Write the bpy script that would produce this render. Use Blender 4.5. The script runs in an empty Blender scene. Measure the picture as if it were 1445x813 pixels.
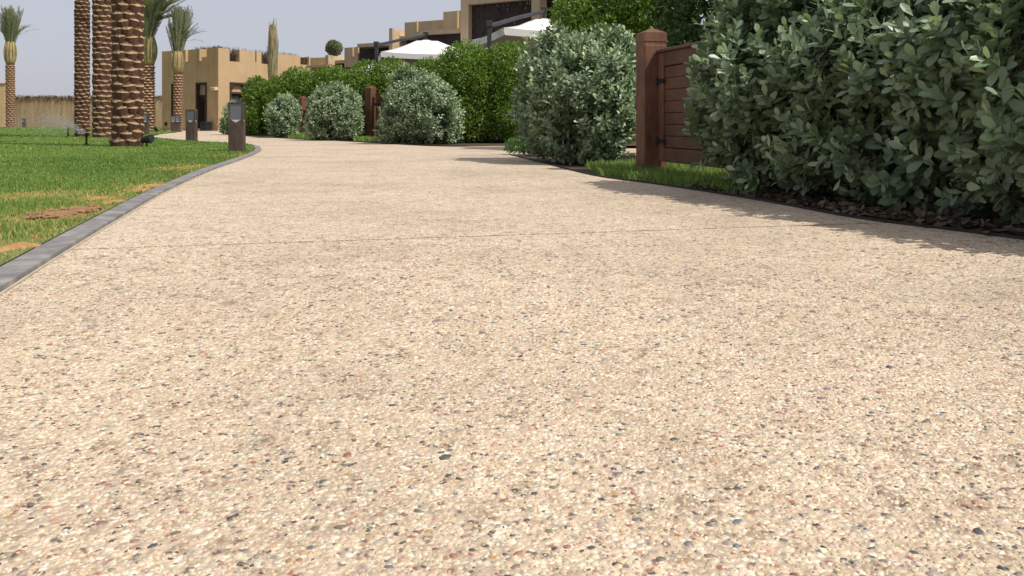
import bpy, bmesh, math, random
import numpy as np
from mathutils import Vector, Matrix

R = math.radians
scene = bpy.context.scene
COL = scene.collection
rng = np.random.default_rng(11)
random.seed(5)

# ---------------------------------------------------------------- camera, sky, sun, exposure
CAM_H, FPX, CX, CY, HORIZON = 0.45, 1134.0, 722.5, 406.5, 172.0
cam_d = bpy.data.cameras.new('camera')
cam = bpy.data.objects.new('camera', cam_d)
COL.objects.link(cam)
cam.location = (0, 0, CAM_H)
cam.rotation_euler = (R(90), 0, 0)           # level camera; the frame sits low in the lens circle
cam_d.sensor_width = 36
cam_d.lens = 36 * FPX / 1445
cam_d.shift_y = -(CY - HORIZON) / 1445
cam_d.clip_start, cam_d.clip_end = 0.02, 3000
scene.camera = cam

SUN_EL, SUN_AZ = R(53.5), R(28)            # azimuth: from +X swung towards -Y
sdir = Vector((math.cos(SUN_EL) * math.cos(SUN_AZ), -math.cos(SUN_EL) * math.sin(SUN_AZ), math.sin(SUN_EL)))
world = bpy.data.worlds.new('World')
scene.world = world
world.use_nodes = True
wn, wl = world.node_tree.nodes, world.node_tree.links
wn.clear()
sky = wn.new('ShaderNodeTexSky')
sky.sky_type = 'NISHITA'
sky.sun_disc = False
sky.sun_elevation = SUN_EL
sky.sun_rotation = math.atan2(sdir.x, sdir.y)
sky.air_density, sky.dust_density, sky.ozone_density = 1.0, 3.0, 1.0
SKY_STRENGTH = 0.1
mixw = wn.new('ShaderNodeMixRGB')
mixw.inputs[0].default_value = 0.75     # thick pale haze over the desert sky
mixw.inputs[2].default_value = (6.3, 6.4, 7.25, 1)
bg = wn.new('ShaderNodeBackground')
bg.inputs[1].default_value = SKY_STRENGTH
wo = wn.new('ShaderNodeOutputWorld')
wl.new(sky.outputs[0], mixw.inputs[1])
wl.new(mixw.outputs[0], bg.inputs[0])
wl.new(bg.outputs[0], wo.inputs[0])

sun_d = bpy.data.lights.new('sun', 'SUN')
sun_d.energy = 4.25
sun_d.angle = R(0.5)
sun_d.color = (1.0, 0.96, 0.89)
sun = bpy.data.objects.new('sun', sun_d)
COL.objects.link(sun)
sun.rotation_euler = sdir.to_track_quat('Z', 'Y').to_euler()
scene.view_settings.view_transform = 'Standard'
scene.view_settings.look = 'None'
scene.view_settings.exposure = 0.0
scene.view_settings.gamma = 1.0

# ---------------------------------------------------------------- placing: photo columns and rows to metres
CP = 1.0
def ray(px, py):
    return (px - CX) / FPX, 1.0, (HORIZON - py) / FPX
def G(px, py):                            # ground point
    a, b, c = ray(px, py)
    t = -CAM_H / c
    return Vector((a * t, b * t, 0))
def HZ(py, Y):                            # height at distance Y
    a, b, c = ray(CX, py)
    return CAM_H + Y * c / b
def XP(px, Y):                            # X at distance Y (camera level)
    return (px - CX) / FPX * Y * CP
def D(py):
    return G(CX, py).y

# ---------------------------------------------------------------- materials
def new_mat(name):
    m = bpy.data.materials.new(name)
    m.use_nodes = True
    return m, m.node_tree.nodes, m.node_tree.links, m.node_tree.nodes['Principled BSDF']
def noise(n, l, scale, detail=4, coord=None, rough=0.6):
    t = n.new('ShaderNodeTexNoise')
    t.inputs['Scale'].default_value = scale
    t.inputs['Detail'].default_value = detail
    t.inputs['Roughness'].default_value = rough
    if coord is not None: l.new(coord, t.inputs['Vector'])
    return t
def ramp(n, l, src, stops, interp='LINEAR'):
    r = n.new('ShaderNodeValToRGB')
    r.color_ramp.interpolation = interp
    el = r.color_ramp.elements
    while len(el) < len(stops): el.new(0.5)
    for e, (p, c) in zip(el, stops):
        e.position = p
        e.color = (*c, 1)
    l.new(src, r.inputs[0])
    return r
def bump(n, l, src, strength, dist, bsdf):
    b = n.new('ShaderNodeBump')
    b.inputs['Strength'].default_value = strength
    b.inputs['Distance'].default_value = dist
    l.new(src, b.inputs['Height'])
    l.new(b.outputs[0], bsdf.inputs['Normal'])
    return b
def pos(n): return n.new('ShaderNodeNewGeometry').outputs['Position']
def mixc(n, l, fac, a, b, typ='MIX'):
    m = n.new('ShaderNodeMixRGB')
    m.blend_type = typ
    for i, s in ((0, fac), (1, a), (2, b)):
        if isinstance(s, (int, float)): m.inputs[i].default_value = s
        elif isinstance(s, tuple): m.inputs[i].default_value = (*s, 1)
        else: l.new(s, m.inputs[i])
    return m.outputs[0]

def noisy_mat(name, c1, c2, scale, rough=0.85, bstr=0.3, bdist=0.01, bscale=None, stretch=None, c3=None, spec=0.3):
    m, n, l, b = new_mat(name)
    tc = n.new('ShaderNodeTexCoord').outputs['Object']
    if stretch:
        mp = n.new('ShaderNodeMapping')
        mp.inputs['Scale'].default_value = stretch
        l.new(tc, mp.inputs[0])
        tc = mp.outputs[0]
    t = noise(n, l, scale, 6, tc)
    st = [(0.3, c1), (0.7, c2)] if c3 is None else [(0.25, c1), (0.5, c2), (0.75, c3)]
    r = ramp(n, l, t.outputs[0], st)
    l.new(r.outputs[0], b.inputs['Base Color'])
    b.inputs['Roughness'].default_value = rough
    b.inputs['Specular IOR Level'].default_value = spec
    if bstr:
        t2 = noise(n, l, bscale or scale * 4, 5, tc)
        bump(n, l, t2.outputs[0], bstr, bdist, b)
    return m

def leaf_mat(name, dark, light, transl, rough=0.45, spec=0.4, young=None):
    m, n, l, b = new_mat(name)
    at = n.new('ShaderNodeAttribute')
    at.attribute_name = 'tint'
    st = [(0.0, dark), (0.7, light)] + ([(1.0, young)] if young else [])
    r = ramp(n, l, at.outputs['Fac'], st)
    l.new(r.outputs[0], b.inputs['Base Color'])
    b.inputs['Roughness'].default_value = rough
    b.inputs['Specular IOR Level'].default_value = spec
    tr = n.new('ShaderNodeBsdfTranslucent')
    l.new(mixc(n, l, 1.0, r.outputs[0], (1.0, 1.0, 0.55), 'MULTIPLY'), tr.inputs['Color'])
    mx = n.new('ShaderNodeMixShader')
    mx.inputs[0].default_value = transl
    l.new(b.outputs[0], mx.inputs[1])
    l.new(tr.outputs[0], mx.inputs[2])
    l.new(mx.outputs[0], n['Material Output'].inputs['Surface'])
    return m

# exposed aggregate paving: pebble colours shared by the relief texture and the built pebbles
PEB = [(0.00, (0.628, 0.497, 0.340)), (0.20, (0.704, 0.597, 0.433)), (0.36, (0.760, 0.687, 0.536)), (0.48, (0.571, 0.438, 0.299)),
       (0.60, (0.665, 0.527, 0.393)), (0.72, (0.494, 0.398, 0.289)), (0.80, (0.551, 0.348, 0.226)), (0.85, (0.380, 0.328, 0.268)),
       (0.905, (0.361, 0.169, 0.123)), (0.93, (0.197, 0.169, 0.141)), (0.965, (0.094, 0.094, 0.099)), (0.985, (0.447, 0.289, 0.134))]
def paving_mat():
    m, n, l, b = new_mat('exposed_aggregate')
    p = pos(n)
    w = noise(n, l, 60, 2, p)
    pw = n.new('ShaderNodeVectorMath'); pw.operation = 'MULTIPLY_ADD'
    l.new(w.outputs['Color'], pw.inputs[0]); pw.inputs[1].default_value = (0.008,) * 3; l.new(p, pw.inputs[2])
    v = n.new('ShaderNodeTexVoronoi')
    v.inputs['Scale'].default_value = 125
    l.new(pw.outputs[0], v.inputs['Vector'])
    sep = n.new('ShaderNodeSeparateColor')
    l.new(v.outputs['Color'], sep.inputs[0])
    r = ramp(n, l, sep.outputs[0], PEB, 'CONSTANT')
    edge = ramp(n, l, v.outputs['Distance'], [(0.45, (0, 0, 0)), (0.72, (1, 1, 1))])
    c = mixc(n, l, edge.outputs[0], r.outputs[0], (0.525, 0.42, 0.307))
    big = noise(n, l, 0.8, 6, p, 0.65)
    st = ramp(n, l, big.outputs[0], [(0.36, (0.80, 0.80, 0.80)), (0.48, (0.95, 0.948, 0.94)), (0.58, (1.0, 1.0, 1.0)), (0.70, (1.03, 1.01, 0.98))])
    c = mixc(n, l, 1.0, c, st.outputs[0], 'MULTIPLY')
    mid = noise(n, l, 7, 4, p)
    st2 = ramp(n, l, mid.outputs[0], [(0.3, (0.88, 0.86, 0.85)), (0.6, (1, 1, 1))])
    c = mixc(n, l, 1.0, c, st2.outputs[0], 'MULTIPLY')
    v2 = n.new('ShaderNodeTexVoronoi'); v2.inputs['Scale'].default_value = 42
    l.new(pw.outputs[0], v2.inputs['Vector'])
    sp2 = n.new('ShaderNodeSeparateColor'); l.new(v2.outputs['Color'], sp2.inputs[0])
    acc = ramp(n, l, sp2.outputs[1], [(0.0, (0.70, 0.68, 0.66)), (0.05, (0.86, 0.84, 0.82)), (0.16, (0.95, 0.94, 0.935)), (0.35, (1, 1, 1)), (0.88, (1.08, 1.08, 1.09))], 'CONSTANT')
    c = mixc(n, l, 1.0, c, acc.outputs[0], 'MULTIPLY')
    l.new(c, b.inputs['Base Color'])
    b.inputs['Roughness'].default_value = 0.75
    b.inputs['Specular IOR Level'].default_value = 0.3
    inv = n.new('ShaderNodeMath'); inv.operation = 'SUBTRACT'; inv.inputs[0].default_value = 1.0
    l.new(v.outputs['Distance'], inv.inputs[1])
    bump(n, l, inv.outputs[0], 0.6, 0.005, b)
    return m
def pebble_mat():
    m, n, l, b = new_mat('pebble_stone')
    at = n.new('ShaderNodeAttribute'); at.attribute_name = 'stone'
    t = noise(n, l, 260, 3, pos(n))
    rr = ramp(n, l, t.outputs[0], [(0.3, (0.78, 0.76, 0.74)), (0.65, (1.05, 1.04, 1.02))])
    big = noise(n, l, 0.8, 6, pos(n), 0.65)
    st = ramp(n, l, big.outputs[0], [(0.36, (0.80, 0.80, 0.80)), (0.48, (0.95, 0.948, 0.94)), (0.58, (1.0, 1.0, 1.0)), (0.70, (1.03, 1.01, 0.98))])
    c_ = mixc(n, l, 1.0, at.outputs['Color'], rr.outputs[0], 'MULTIPLY')
    l.new(mixc(n, l, 1.0, c_, st.outputs[0], 'MULTIPLY'), b.inputs['Base Color'])
    b.inputs['Roughness'].default_value = 0.5
    return m

M = {}
M['paving'] = paving_mat()
M['pebble'] = pebble_mat()
M['joint'] = noisy_mat('joint_filler', (0.10, 0.08, 0.06), (0.16, 0.13, 0.10), 20)
M['sand'] = noisy_mat('desert_sand', (0.42, 0.32, 0.21), (0.52, 0.41, 0.28), 0.8)
M['turf'] = noisy_mat('turf_base', (0.085, 0.13, 0.032), (0.14, 0.185, 0.05), 7.0, c3=(0.27, 0.23, 0.09), bstr=0.6, bdist=0.02, bscale=40)
M['soil'] = noisy_mat('bare_soil', (0.16, 0.09, 0.045), (0.30, 0.17, 0.08), 9, c3=(0.42, 0.27, 0.13), bstr=0.8, bdist=0.02, bscale=45)
M['bed'] = noisy_mat('bed_soil', (0.05, 0.035, 0.022), (0.10, 0.072, 0.045), 12, bstr=0.8, bdist=0.02, bscale=50)
M['kerb'] = noisy_mat('kerb_concrete', (0.135, 0.13, 0.13), (0.20, 0.19, 0.185), 9, c3=(0.37, 0.335, 0.29), bstr=0.4, bdist=0.004, bscale=60)
M['mortar'] = noisy_mat('mortar', (0.40, 0.33, 0.25), (0.52, 0.44, 0.33), 15)
M['edging'] = noisy_mat('dark_edging', (0.02, 0.018, 0.016), (0.045, 0.04, 0.035), 8)
M['stucco'] = noisy_mat('tan_stucco', (0.445, 0.305, 0.165), (0.50, 0.35, 0.195), 1.2, c3=(0.54, 0.385, 0.22), bstr=0.35, bdist=0.01, bscale=35)
M['villa'] = noisy_mat('villa_render', (0.40, 0.31, 0.20), (0.46, 0.36, 0.24), 1.0, bstr=0.3, bdist=0.01, bscale=30)
for k_ in ('stucco', 'villa'):                 # rain streaks and dust on the render
    n, l = M[k_].node_tree.nodes, M[k_].node_tree.links
    b = n['Principled BSDF']; src = b.inputs['Base Color'].links[0].from_socket
    mp = n.new('ShaderNodeMapping'); mp.inputs['Scale'].default_value = (3.5, 3.5, .28)
    l.new(n.new('ShaderNodeTexCoord').outputs['Object'], mp.inputs[0])
    t = noise(n, l, 1.0, 6, mp.outputs[0])
    r = ramp(n, l, t.outputs[0], [(0.30, (0.89, 0.88, 0.86)), (0.52, (1, 1, 1)), (0.75, (1.03, 1.03, 1.02))])
    l.new(mixc(n, l, 1.0, src, r.outputs[0], 'MULTIPLY'), b.inputs['Base Color'])
M['stone'] = noisy_mat('sandstone', (0.36, 0.25, 0.14), (0.52, 0.38, 0.23), 4.5, c3=(0.62, 0.47, 0.30), bstr=0.8, bdist=0.03, bscale=8)
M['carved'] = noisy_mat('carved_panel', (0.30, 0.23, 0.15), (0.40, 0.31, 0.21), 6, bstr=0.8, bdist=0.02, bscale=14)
M['darkwood'] = noisy_mat('dark_wood', (0.035, 0.022, 0.016), (0.07, 0.042, 0.028), 3, stretch=(1, 1, 6))
M['screen'] = noisy_mat('mashrabiya_wood_and_shade', (0.022, 0.016, 0.015), (0.045, 0.03, 0.027), 5)
M['void'] = noisy_mat('painted_room_shade', (0.012, 0.011, 0.010), (0.02, 0.018, 0.016), 3)  # near-black tone painted for the dim room behind screen holes
M['wood'] = noisy_mat('red_stained_wood', (0.098, 0.045, 0.026), (0.150, 0.071, 0.041), 6, rough=0.6, stretch=(6, 6, 0.7), c3=(0.185, 0.085, 0.056), bstr=0.4, bdist=0.003, bscale=40)
M['woodh'] = noisy_mat('red_stained_board', (0.060, 0.029, 0.017), (0.102, 0.048, 0.028), 6, rough=0.6, stretch=(0.7, 0.7, 7), c3=(0.14, 0.055, 0.034), bstr=0.4, bdist=0.003, bscale=40)
M['iron'] = noisy_mat('black_iron', (0.010, 0.010, 0.011), (0.022, 0.021, 0.021), 9, rough=0.5)
M['rust'] = noisy_mat('weathered_bollard_metal', (0.038, 0.026, 0.020), (0.070, 0.049, 0.038), 7, c3=(0.12, 0.088, 0.068), stretch=(1, 1, 0.5), rough=0.7)
M['frost'] = noisy_mat('frosted_glass', (0.46, 0.48, 0.54), (0.54, 0.56, 0.61), 12, rough=0.35, bstr=0)
M['canvas'] = noisy_mat('white_canvas', (0.74, 0.73, 0.71), (0.80, 0.79, 0.77), 2, rough=0.9, bstr=0.15, bdist=0.02, bscale=3)
M['mast'] = noisy_mat('charcoal_mast', (0.028, 0.03, 0.034), (0.05, 0.052, 0.056), 4, rough=0.45)
M['boot'] = noisy_mat('palm_boot_fibre', (0.042, 0.020, 0.012), (0.088, 0.043, 0.025), 14, c3=(0.15, 0.08, 0.046), bstr=0.8, bdist=0.01, bscale=60)
M['cut'] = noisy_mat('palm_cut_face', (0.26, 0.155, 0.085), (0.46, 0.32, 0.19), 11, c3=(0.60, 0.45, 0.28), bstr=0.5, bdist=0.006, bscale=50)
M['core'] = noisy_mat('palm_trunk_core', (0.040, 0.023, 0.016), (0.075, 0.045, 0.03), 10, bstr=0.6, bdist=0.01, bscale=50)
M['redtrunk'] = noisy_mat('reddish_palm_trunk', (0.12, 0.055, 0.034), (0.21, 0.10, 0.06), 9, c3=(0.33, 0.19, 0.115), bstr=0.8, bdist=0.02, bscale=30)
M['fibre'] = noisy_mat('palm_head_fibre', (0.24, 0.155, 0.075), (0.36, 0.25, 0.125), 6, c3=(0.44, 0.33, 0.17), stretch=(1, 1, 0.4), bstr=0.6, bdist=0.02, bscale=30)
M['reed'] = noisy_mat('reed_fence', (0.25, 0.17, 0.095), (0.37, 0.26, 0.15), 1.6, c3=(0.43, 0.32, 0.19), stretch=(2.5, 2.5, 0.35), bstr=0.4, bdist=0.02)
M['thatch'] = noisy_mat('dry_frond_thatch', (0.07, 0.05, 0.032), (0.16, 0.115, 0.072), 3, c3=(0.28, 0.21, 0.13))
M['bark'] = noisy_mat('shrub_bark', (0.08, 0.058, 0.04), (0.16, 0.12, 0.085), 18, stretch=(1, 1, 0.3))
M['silver'] = leaf_mat('silver_leaf', (0.10, 0.15, 0.088), (0.24, 0.33, 0.192), 0.22, 0.40, 0.5, young=(0.48, 0.58, 0.34))
M['green'] = leaf_mat('glossy_green_leaf', (0.065, 0.135, 0.016), (0.19, 0.31, 0.040), 0.38, 0.38, 0.45, young=(0.26, 0.38, 0.07))
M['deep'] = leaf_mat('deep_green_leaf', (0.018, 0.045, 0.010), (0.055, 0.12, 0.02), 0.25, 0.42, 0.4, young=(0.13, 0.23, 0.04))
M['herb'] = leaf_mat('soft_herb_leaf', (0.06, 0.13, 0.03), (0.13, 0.24, 0.06), 0.3)
M['frond'] = leaf_mat('grey_green_frond', (0.12, 0.155, 0.085), (0.25, 0.28, 0.16), 0.25, young=(0.38, 0.36, 0.18))
M['grass'] = leaf_mat('grass_blade', (0.115, 0.215, 0.042), (0.31, 0.425, 0.115), 0.35, 0.6, 0.25, young=(0.66, 0.42, 0.16))
M['litter'] = leaf_mat('dry_leaf', (0.06, 0.042, 0.03), (0.17, 0.12, 0.085), 0.1)
M['lampglass'] = noisy_mat('wall_lamp_shade', (0.60, 0.48, 0.28), (0.68, 0.56, 0.34), 4)
for k_ in ('wood', 'woodh', 'rust'):            # sun fading and grime
    n, l = M[k_].node_tree.nodes, M[k_].node_tree.links
    b = n['Principled BSDF']; src = b.inputs['Base Color'].links[0].from_socket
    t = noise(n, l, 3.2, 7, pos(n), 0.7)
    r = ramp(n, l, t.outputs[0], [(0.30, (0.62, 0.62, 0.62)), (0.50, (1, 1, 1)), (0.72, (1.42, 1.36, 1.30))])
    l.new(mixc(n, l, 1.0, src, r.outputs[0], 'MULTIPLY'), b.inputs['Base Color'])
m, n, l, b = new_mat('water_droplet')
b.inputs['Base Color'].default_value = (0.9, 0.92, 0.94, 1)
b.inputs['Roughness'].default_value = 0.25
M['water'] = m
m, n, l, b = new_mat('dark_glass')
b.inputs['Base Color'].default_value = (0.012, 0.014, 0.018, 1)
b.inputs['Roughness'].default_value = 0.12
M['glass'] = m

# ---------------------------------------------------------------- object helpers
def link(name, me, parent=None):
    o = bpy.data.objects.new(name, me)
    COL.objects.link(o)
    if parent is not None: o.parent = parent
    return o
def tag(o, label=None, cat=None, group=None, kind=None):
    if label: o['label'] = label
    if cat: o['category'] = cat
    if group: o['group'] = group
    if kind: o['kind'] = kind
    return o
def thing(name, loc, label, cat, group=None, rz=0.0):
    o = link(name, None)
    o.location = loc
    o.rotation_euler = (0, 0, rz)
    return tag(o, label, cat, group)
def mesh_np(name, V, F, mats, tint=None, stone=None, midx=None, smooth=False):
    V = np.asarray(V, np.float32).reshape(-1, 3)
    me = bpy.data.meshes.new(name)
    me.vertices.add(len(V))
    me.vertices.foreach_set('co', V.ravel())
    if isinstance(F, np.ndarray): Fs = [F]
    else: Fs = [np.asarray(f) for f in F if len(f)]
    nl = sum(f.size for f in Fs); nf = sum(len(f) for f in Fs)
    me.loops.add(nl); me.polygons.add(nf)
    me.loops.foreach_set('vertex_index', np.concatenate([f.ravel() for f in Fs]).astype(np.int32))
    starts, o = [], 0
    for f in Fs:
        k = f.shape[1]
        starts.append(o + np.arange(len(f)) * k)
        o += f.size
    me.polygons.foreach_set('loop_start', np.concatenate(starts).astype(np.int32))
    if midx is not None: me.polygons.foreach_set('material_index', np.asarray(midx, np.int32))
    me.polygons.foreach_set('use_smooth', np.full(nf, smooth))
    me.update(calc_edges=True)
    for m in (mats if isinstance(mats, (list, tuple)) else [mats]): me.materials.append(m)
    if tint is not None:
        a = me.attributes.new('tint', 'FLOAT', 'POINT')
        a.data.foreach_set('value', np.asarray(tint, np.float32))
    if stone is not None:
        a = me.attributes.new('stone', 'FLOAT_COLOR', 'POINT')
        c = np.ones((len(V), 4), np.float32); c[:, :3] = stone
        a.data.foreach_set('color', c.ravel())
    return me

class MB:
    """collects solids, then builds ONE mesh object"""
    def __init__(s): s.v, s.f, s.m = [], [], []
    def add(s, vs, fs, mi=0):
        o = len(s.v)
        s.v += [tuple(v) for v in vs]
        s.f += [tuple(i + o for i in f) for f in fs]
        s.m += [mi] * len(fs)
    def box(s, c, size, rz=0.0, mi=0, taper=1.0):
        x, y, z = (q / 2 for q in size)
        ca, sa = math.cos(rz), math.sin(rz)
        vs = []
        for k, t in ((-1, 1.0), (1, taper)):
            for i, j in ((-1, -1), (1, -1), (1, 1), (-1, 1)):
                a, b_ = i * x * t, j * y * t
                vs.append((c[0] + a * ca - b_ * sa, c[1] + a * sa + b_ * ca, c[2] + k * z))
        s.add(vs, [(3, 2, 1, 0), (4, 5, 6, 7), (0, 1, 5, 4), (1, 2, 6, 5), (2, 3, 7, 6), (3, 0, 4, 7)], mi)
        return s
    def obox(s, o, a, b_, c, mi=0):          # corner + three edge vectors
        o, a, b_, c = Vector(o), Vector(a), Vector(b_), Vector(c)
        if a.cross(b_).dot(c) < 0: a, b_ = b_, a
        vs = [o, o + a, o + a + b_, o + b_, o + c, o + a + c, o + a + b_ + c, o + b_ + c]
        s.add(vs, [(3, 2, 1, 0), (4, 5, 6, 7), (0, 1, 5, 4), (1, 2, 6, 5), (2, 3, 7, 6), (3, 0, 4, 7)], mi)
        return s
    def tube(s, pts, rad, sides=6, mi=0, caps=True):
        pts = [Vector(p) for p in pts]
        if not hasattr(rad, '__len__'): rad = [rad] * len(pts)
        base = len(s.v)
        for i, p in enumerate(pts):
            d = (pts[min(i + 1, len(pts) - 1)] - pts[max(i - 1, 0)]).normalized()
            u = d.cross(Vector((0.31, 0.95, 0.05)) if abs(d.y) < 0.9 else Vector((1, 0, 0))).normalized()
            w = d.cross(u)
            for k in range(sides):
                a = 2 * math.pi * k / sides
                s.v.append(tuple(p + (u * math.cos(a) + w * math.sin(a)) * rad[i]))
        for i in range(len(pts) - 1):
            for k in range(sides):
                a, b_ = base + i * sides + k, base + i * sides + (k + 1) % sides
                s.f.append((a, b_, b_ + sides, a + sides)); s.m.append(mi)
        if caps:
            s.f.append(tuple(base + k for k in range(sides))[::-1]); s.m.append(mi)
            s.f.append(tuple(base + (len(pts) - 1) * sides + k for k in range(sides))); s.m.append(mi)
        return s
    def lathe(s, prof, sides=16, c=(0, 0, 0), mi=0, wob=0.0):
        base = len(s.v)
        for r_, z in prof:
            for k in range(sides):
                a = 2 * math.pi * k / sides
                q = r_ * (1 + wob * random.uniform(-1, 1))
                s.v.append((c[0] + q * math.cos(a), c[1] + q * math.sin(a), c[2] + z))
        for i in range(len(prof) - 1):
            for k in range(sides):
                a, b_ = base + i * sides + k, base + i * sides + (k + 1) % sides
                s.f.append((a, b_, b_ + sides, a + sides)); s.m.append(mi)
        s.f.append(tuple(base + k for k in range(sides))[::-1]); s.m.append(mi)
        s.f.append(tuple(base + (len(prof) - 1) * sides + k for k in range(sides))); s.m.append(mi)
        return s
    def mesh(s, name, mats, bevel=0.0, smooth=False):
        me = bpy.data.meshes.new(name)
        me.from_pydata(s.v, [], s.f)
        for m in (mats if isinstance(mats, (list, tuple)) else [mats]): me.materials.append(m)
        me.polygons.foreach_set('material_index', s.m)
        if smooth: me.polygons.foreach_set('use_smooth', [True] * len(s.f))
        if bevel:
            bm = bmesh.new(); bm.from_mesh(me)
            bmesh.ops.bevel(bm, geom=list(bm.edges), offset=bevel, segments=1, affect='EDGES')
            bm.to_mesh(me); bm.free()
        me.update()
        return me
    def build(s, name, mats, parent=None, bevel=0.0, smooth=False):
        return link(name, s.mesh(name, mats, bevel, smooth), parent)

def copy_tree(o, parent=None):
    c = o.copy(); COL.objects.link(c)
    if parent is not None: c.parent = parent
    for ch in list(o.children): copy_tree(ch, c)
    return c
def in_poly(x, y, poly):
    inside = np.zeros(len(x), bool)
    px = np.array([p[0] for p in poly]); py = np.array([p[1] for p in poly])
    j = len(px) - 1
    for i in range(len(px)):
        c = (py[i] > y) != (py[j] > y)
        with np.errstate(divide='ignore', invalid='ignore'):
            xi = (px[j] - px[i]) * (y - py[i]) / (py[j] - py[i] + 1e-12) + px[i]
        inside ^= c & (x < xi)
        j = i
    return inside
def crom(P, n=6):
    P = [Vector(p) for p in P]
    out = []
    for i in range(len(P) - 1):
        a, b_, c, d = P[max(i - 1, 0)], P[i], P[i + 1], P[min(i + 2, len(P) - 1)]
        for k in range(n):
            t = k / n
            out.append(0.5 * ((2 * b_) + (c - a) * t + (2 * a - 5 * b_ + 4 * c - d) * t * t + (3 * b_ - a - 3 * c + d) * t ** 3))
    out.append(P[-1])
    return out
def sheet(name, pts, z, mat, kind='structure', parent=None, thick=0.0):
    bm = bmesh.new()
    vs = [bm.verts.new((p[0], p[1], z)) for p in pts]
    f = bm.faces.new(vs)
    f.normal_update()
    if f.normal.z < 0: f.normal_flip()
    if thick:
        r_ = bmesh.ops.extrude_face_region(bm, geom=[f])
        for v in r_['geom']:
            if isinstance(v, bmesh.types.BMVert): v.co.z -= thick
        bmesh.ops.recalc_face_normals(bm, faces=bm.faces)
    bmesh.ops.triangulate(bm, faces=[f for f in bm.faces if len(f.verts) > 4])
    me = bpy.data.meshes.new(name)
    bm.to_mesh(me); bm.free()
    me.materials.append(mat)
    o = link(name, me, parent)
    if kind: tag(o, kind=kind)
    return o
def strip(name, pts, w0, w1, z0, z1, mat, kind='structure', bevel=0.0):
    """solid following a polyline: from offset w0 to w1 (left of travel positive)"""
    mb = MB()
    P = [Vector((p[0], p[1], 0)) for p in pts]
    n_ = len(P)
    nor = []
    for i in range(n_):
        d = (P[min(i + 1, n_ - 1)] - P[max(i - 1, 0)]).normalized()
        nor.append(Vector((-d.y, d.x, 0)))
    for p, q in zip(P, nor):
        a, b_ = p + q * w0, p + q * w1
        mb.v += [(a.x, a.y, z0), (b_.x, b_.y, z0), (b_.x, b_.y, z1), (a.x, a.y, z1)]
    for i in range(n_ - 1):
        for k in range(4):
            a, b_ = i * 4 + k, i * 4 + (k + 1) % 4
            mb.f.append((a, a + 4, b_ + 4, b_)); mb.m.append(0)
    mb.f.append((0, 1, 2, 3)); mb.f.append(tuple(4 * (n_ - 1) + k for k in (3, 2, 1, 0))); mb.m += [0, 0]
    o = mb.build(name, mat)
    bm = bmesh.new(); bm.from_mesh(o.data); bmesh.ops.recalc_face_normals(bm, faces=bm.faces); bm.to_mesh(o.data); bm.free()
    if kind: tag(o, kind=kind)
    return o

# ================================================================= GROUND
sheet('ground', [(-400, -60), (400, -60), (400, 900), (-400, 900)], -0.06, M['sand'])

left_px = [(0, 418), (60, 379), (120, 341), (180, 304), (240, 269), (300, 241), (340, 226.5), (361, 218), (369.5, 211.5), (364, 206.5), (345, 203.5), (300, 201.5), (262, 199), (235, 196.5), (209, 193.5)]
left_pts = [Vector((0.5, -6, 0)), Vector((0.0, -3, 0)), Vector((-.58, -.5, 0)), Vector((-1.0, 1.0, 0))] + [G(*p) for p in left_px]
left_line = crom(left_pts, 6)
far_pts = [G(229, 189), G(250, 187.2), Vector((XP(236, 39.5), 39.5, 0)), Vector((XP(262, 43), 43, 0)), Vector((XP(308, 41.5), 41.5, 0))]
right_px = [(322, 187.5), (345, 192), (400, 195.3), (460, 198.2), (520, 201.2), (600, 206), (660, 207), (700, 206.3), (750, 206.5)]
side_px = [(722, 219), (770, 231), (840, 248), (915, 258.5), (986, 269), (1091, 286), (1217, 309), (1445, 338)]
right_far = [G(*p) for p in right_px]
right_near = [G(*p) for p in side_px] + [Vector((2.75, 1.2, 0)), Vector((3.1, -1, 0)), Vector((3.4, -6, 0))]
side_in = [right_far[-1] + Vector((1.6, .6, 0)), right_near[0] + Vector((1.7, 0.2, 0))]
right_near_line = crom(right_near, 5)
right_far_line = crom(right_far[:-2], 5)
path_poly = left_line + far_pts + right_far_line + right_far[-2:] + side_in + right_near_line

path = sheet('path', path_poly, -0.03, M['joint'])
# slabs of the path, split by narrow open joints square to its heading
def cut_slabs(poly, cuts):
    res = []
    bounds = [None] + cuts + [None]
    for i in range(len(bounds) - 1):
        bm = bmesh.new()
        f = bm.faces.new([bm.verts.new((p[0], p[1], 0)) for p in poly])
        bmesh.ops.triangulate(bm, faces=[f])
        for k, c in ((0, bounds[i]), (1, bounds[i + 1])):
            if c is None: continue
            p, nrm = Vector((*c[0], 0)), Vector((*c[1], 0)).normalized()
            g = 0.009
            if k == 0: bmesh.ops.bisect_plane(bm, geom=bm.verts[:] + bm.edges[:] + bm.faces[:], plane_co=p + nrm * g, plane_no=nrm, clear_inner=True)
            else: bmesh.ops.bisect_plane(bm, geom=bm.verts[:] + bm.edges[:] + bm.faces[:], plane_co=p - nrm * g, plane_no=nrm, clear_outer=True)
        r_ = bmesh.ops.extrude_face_region(bm, geom=bm.faces[:])
        for v in r_['geom']:
            if isinstance(v, bmesh.types.BMVert): v.co.z -= 0.028
        bmesh.ops.recalc_face_normals(bm, faces=bm.faces)
        me = bpy.data.meshes.new('slab'); bm.to_mesh(me); bm.free()
        me.materials.append(M['paving'])
        res.append(me)
    return res
j1a, j1b = G(440, 341), G(1049, 321)
nj = Vector((-(j1b - j1a).y, (j1b - j1a).x, 0)).normalized()
cuts = [((j1a.x, j1a.y), (nj.x, nj.y)), ((-1.6, 7.3), (-0.25, 0.97)), ((-2.9, 12.4), (-0.36, 0.93)), ((-6.5, 19.5), (-0.6, 0.8))]
for me in cut_slabs(path_poly, cuts): link('slab', me, path)

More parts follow.
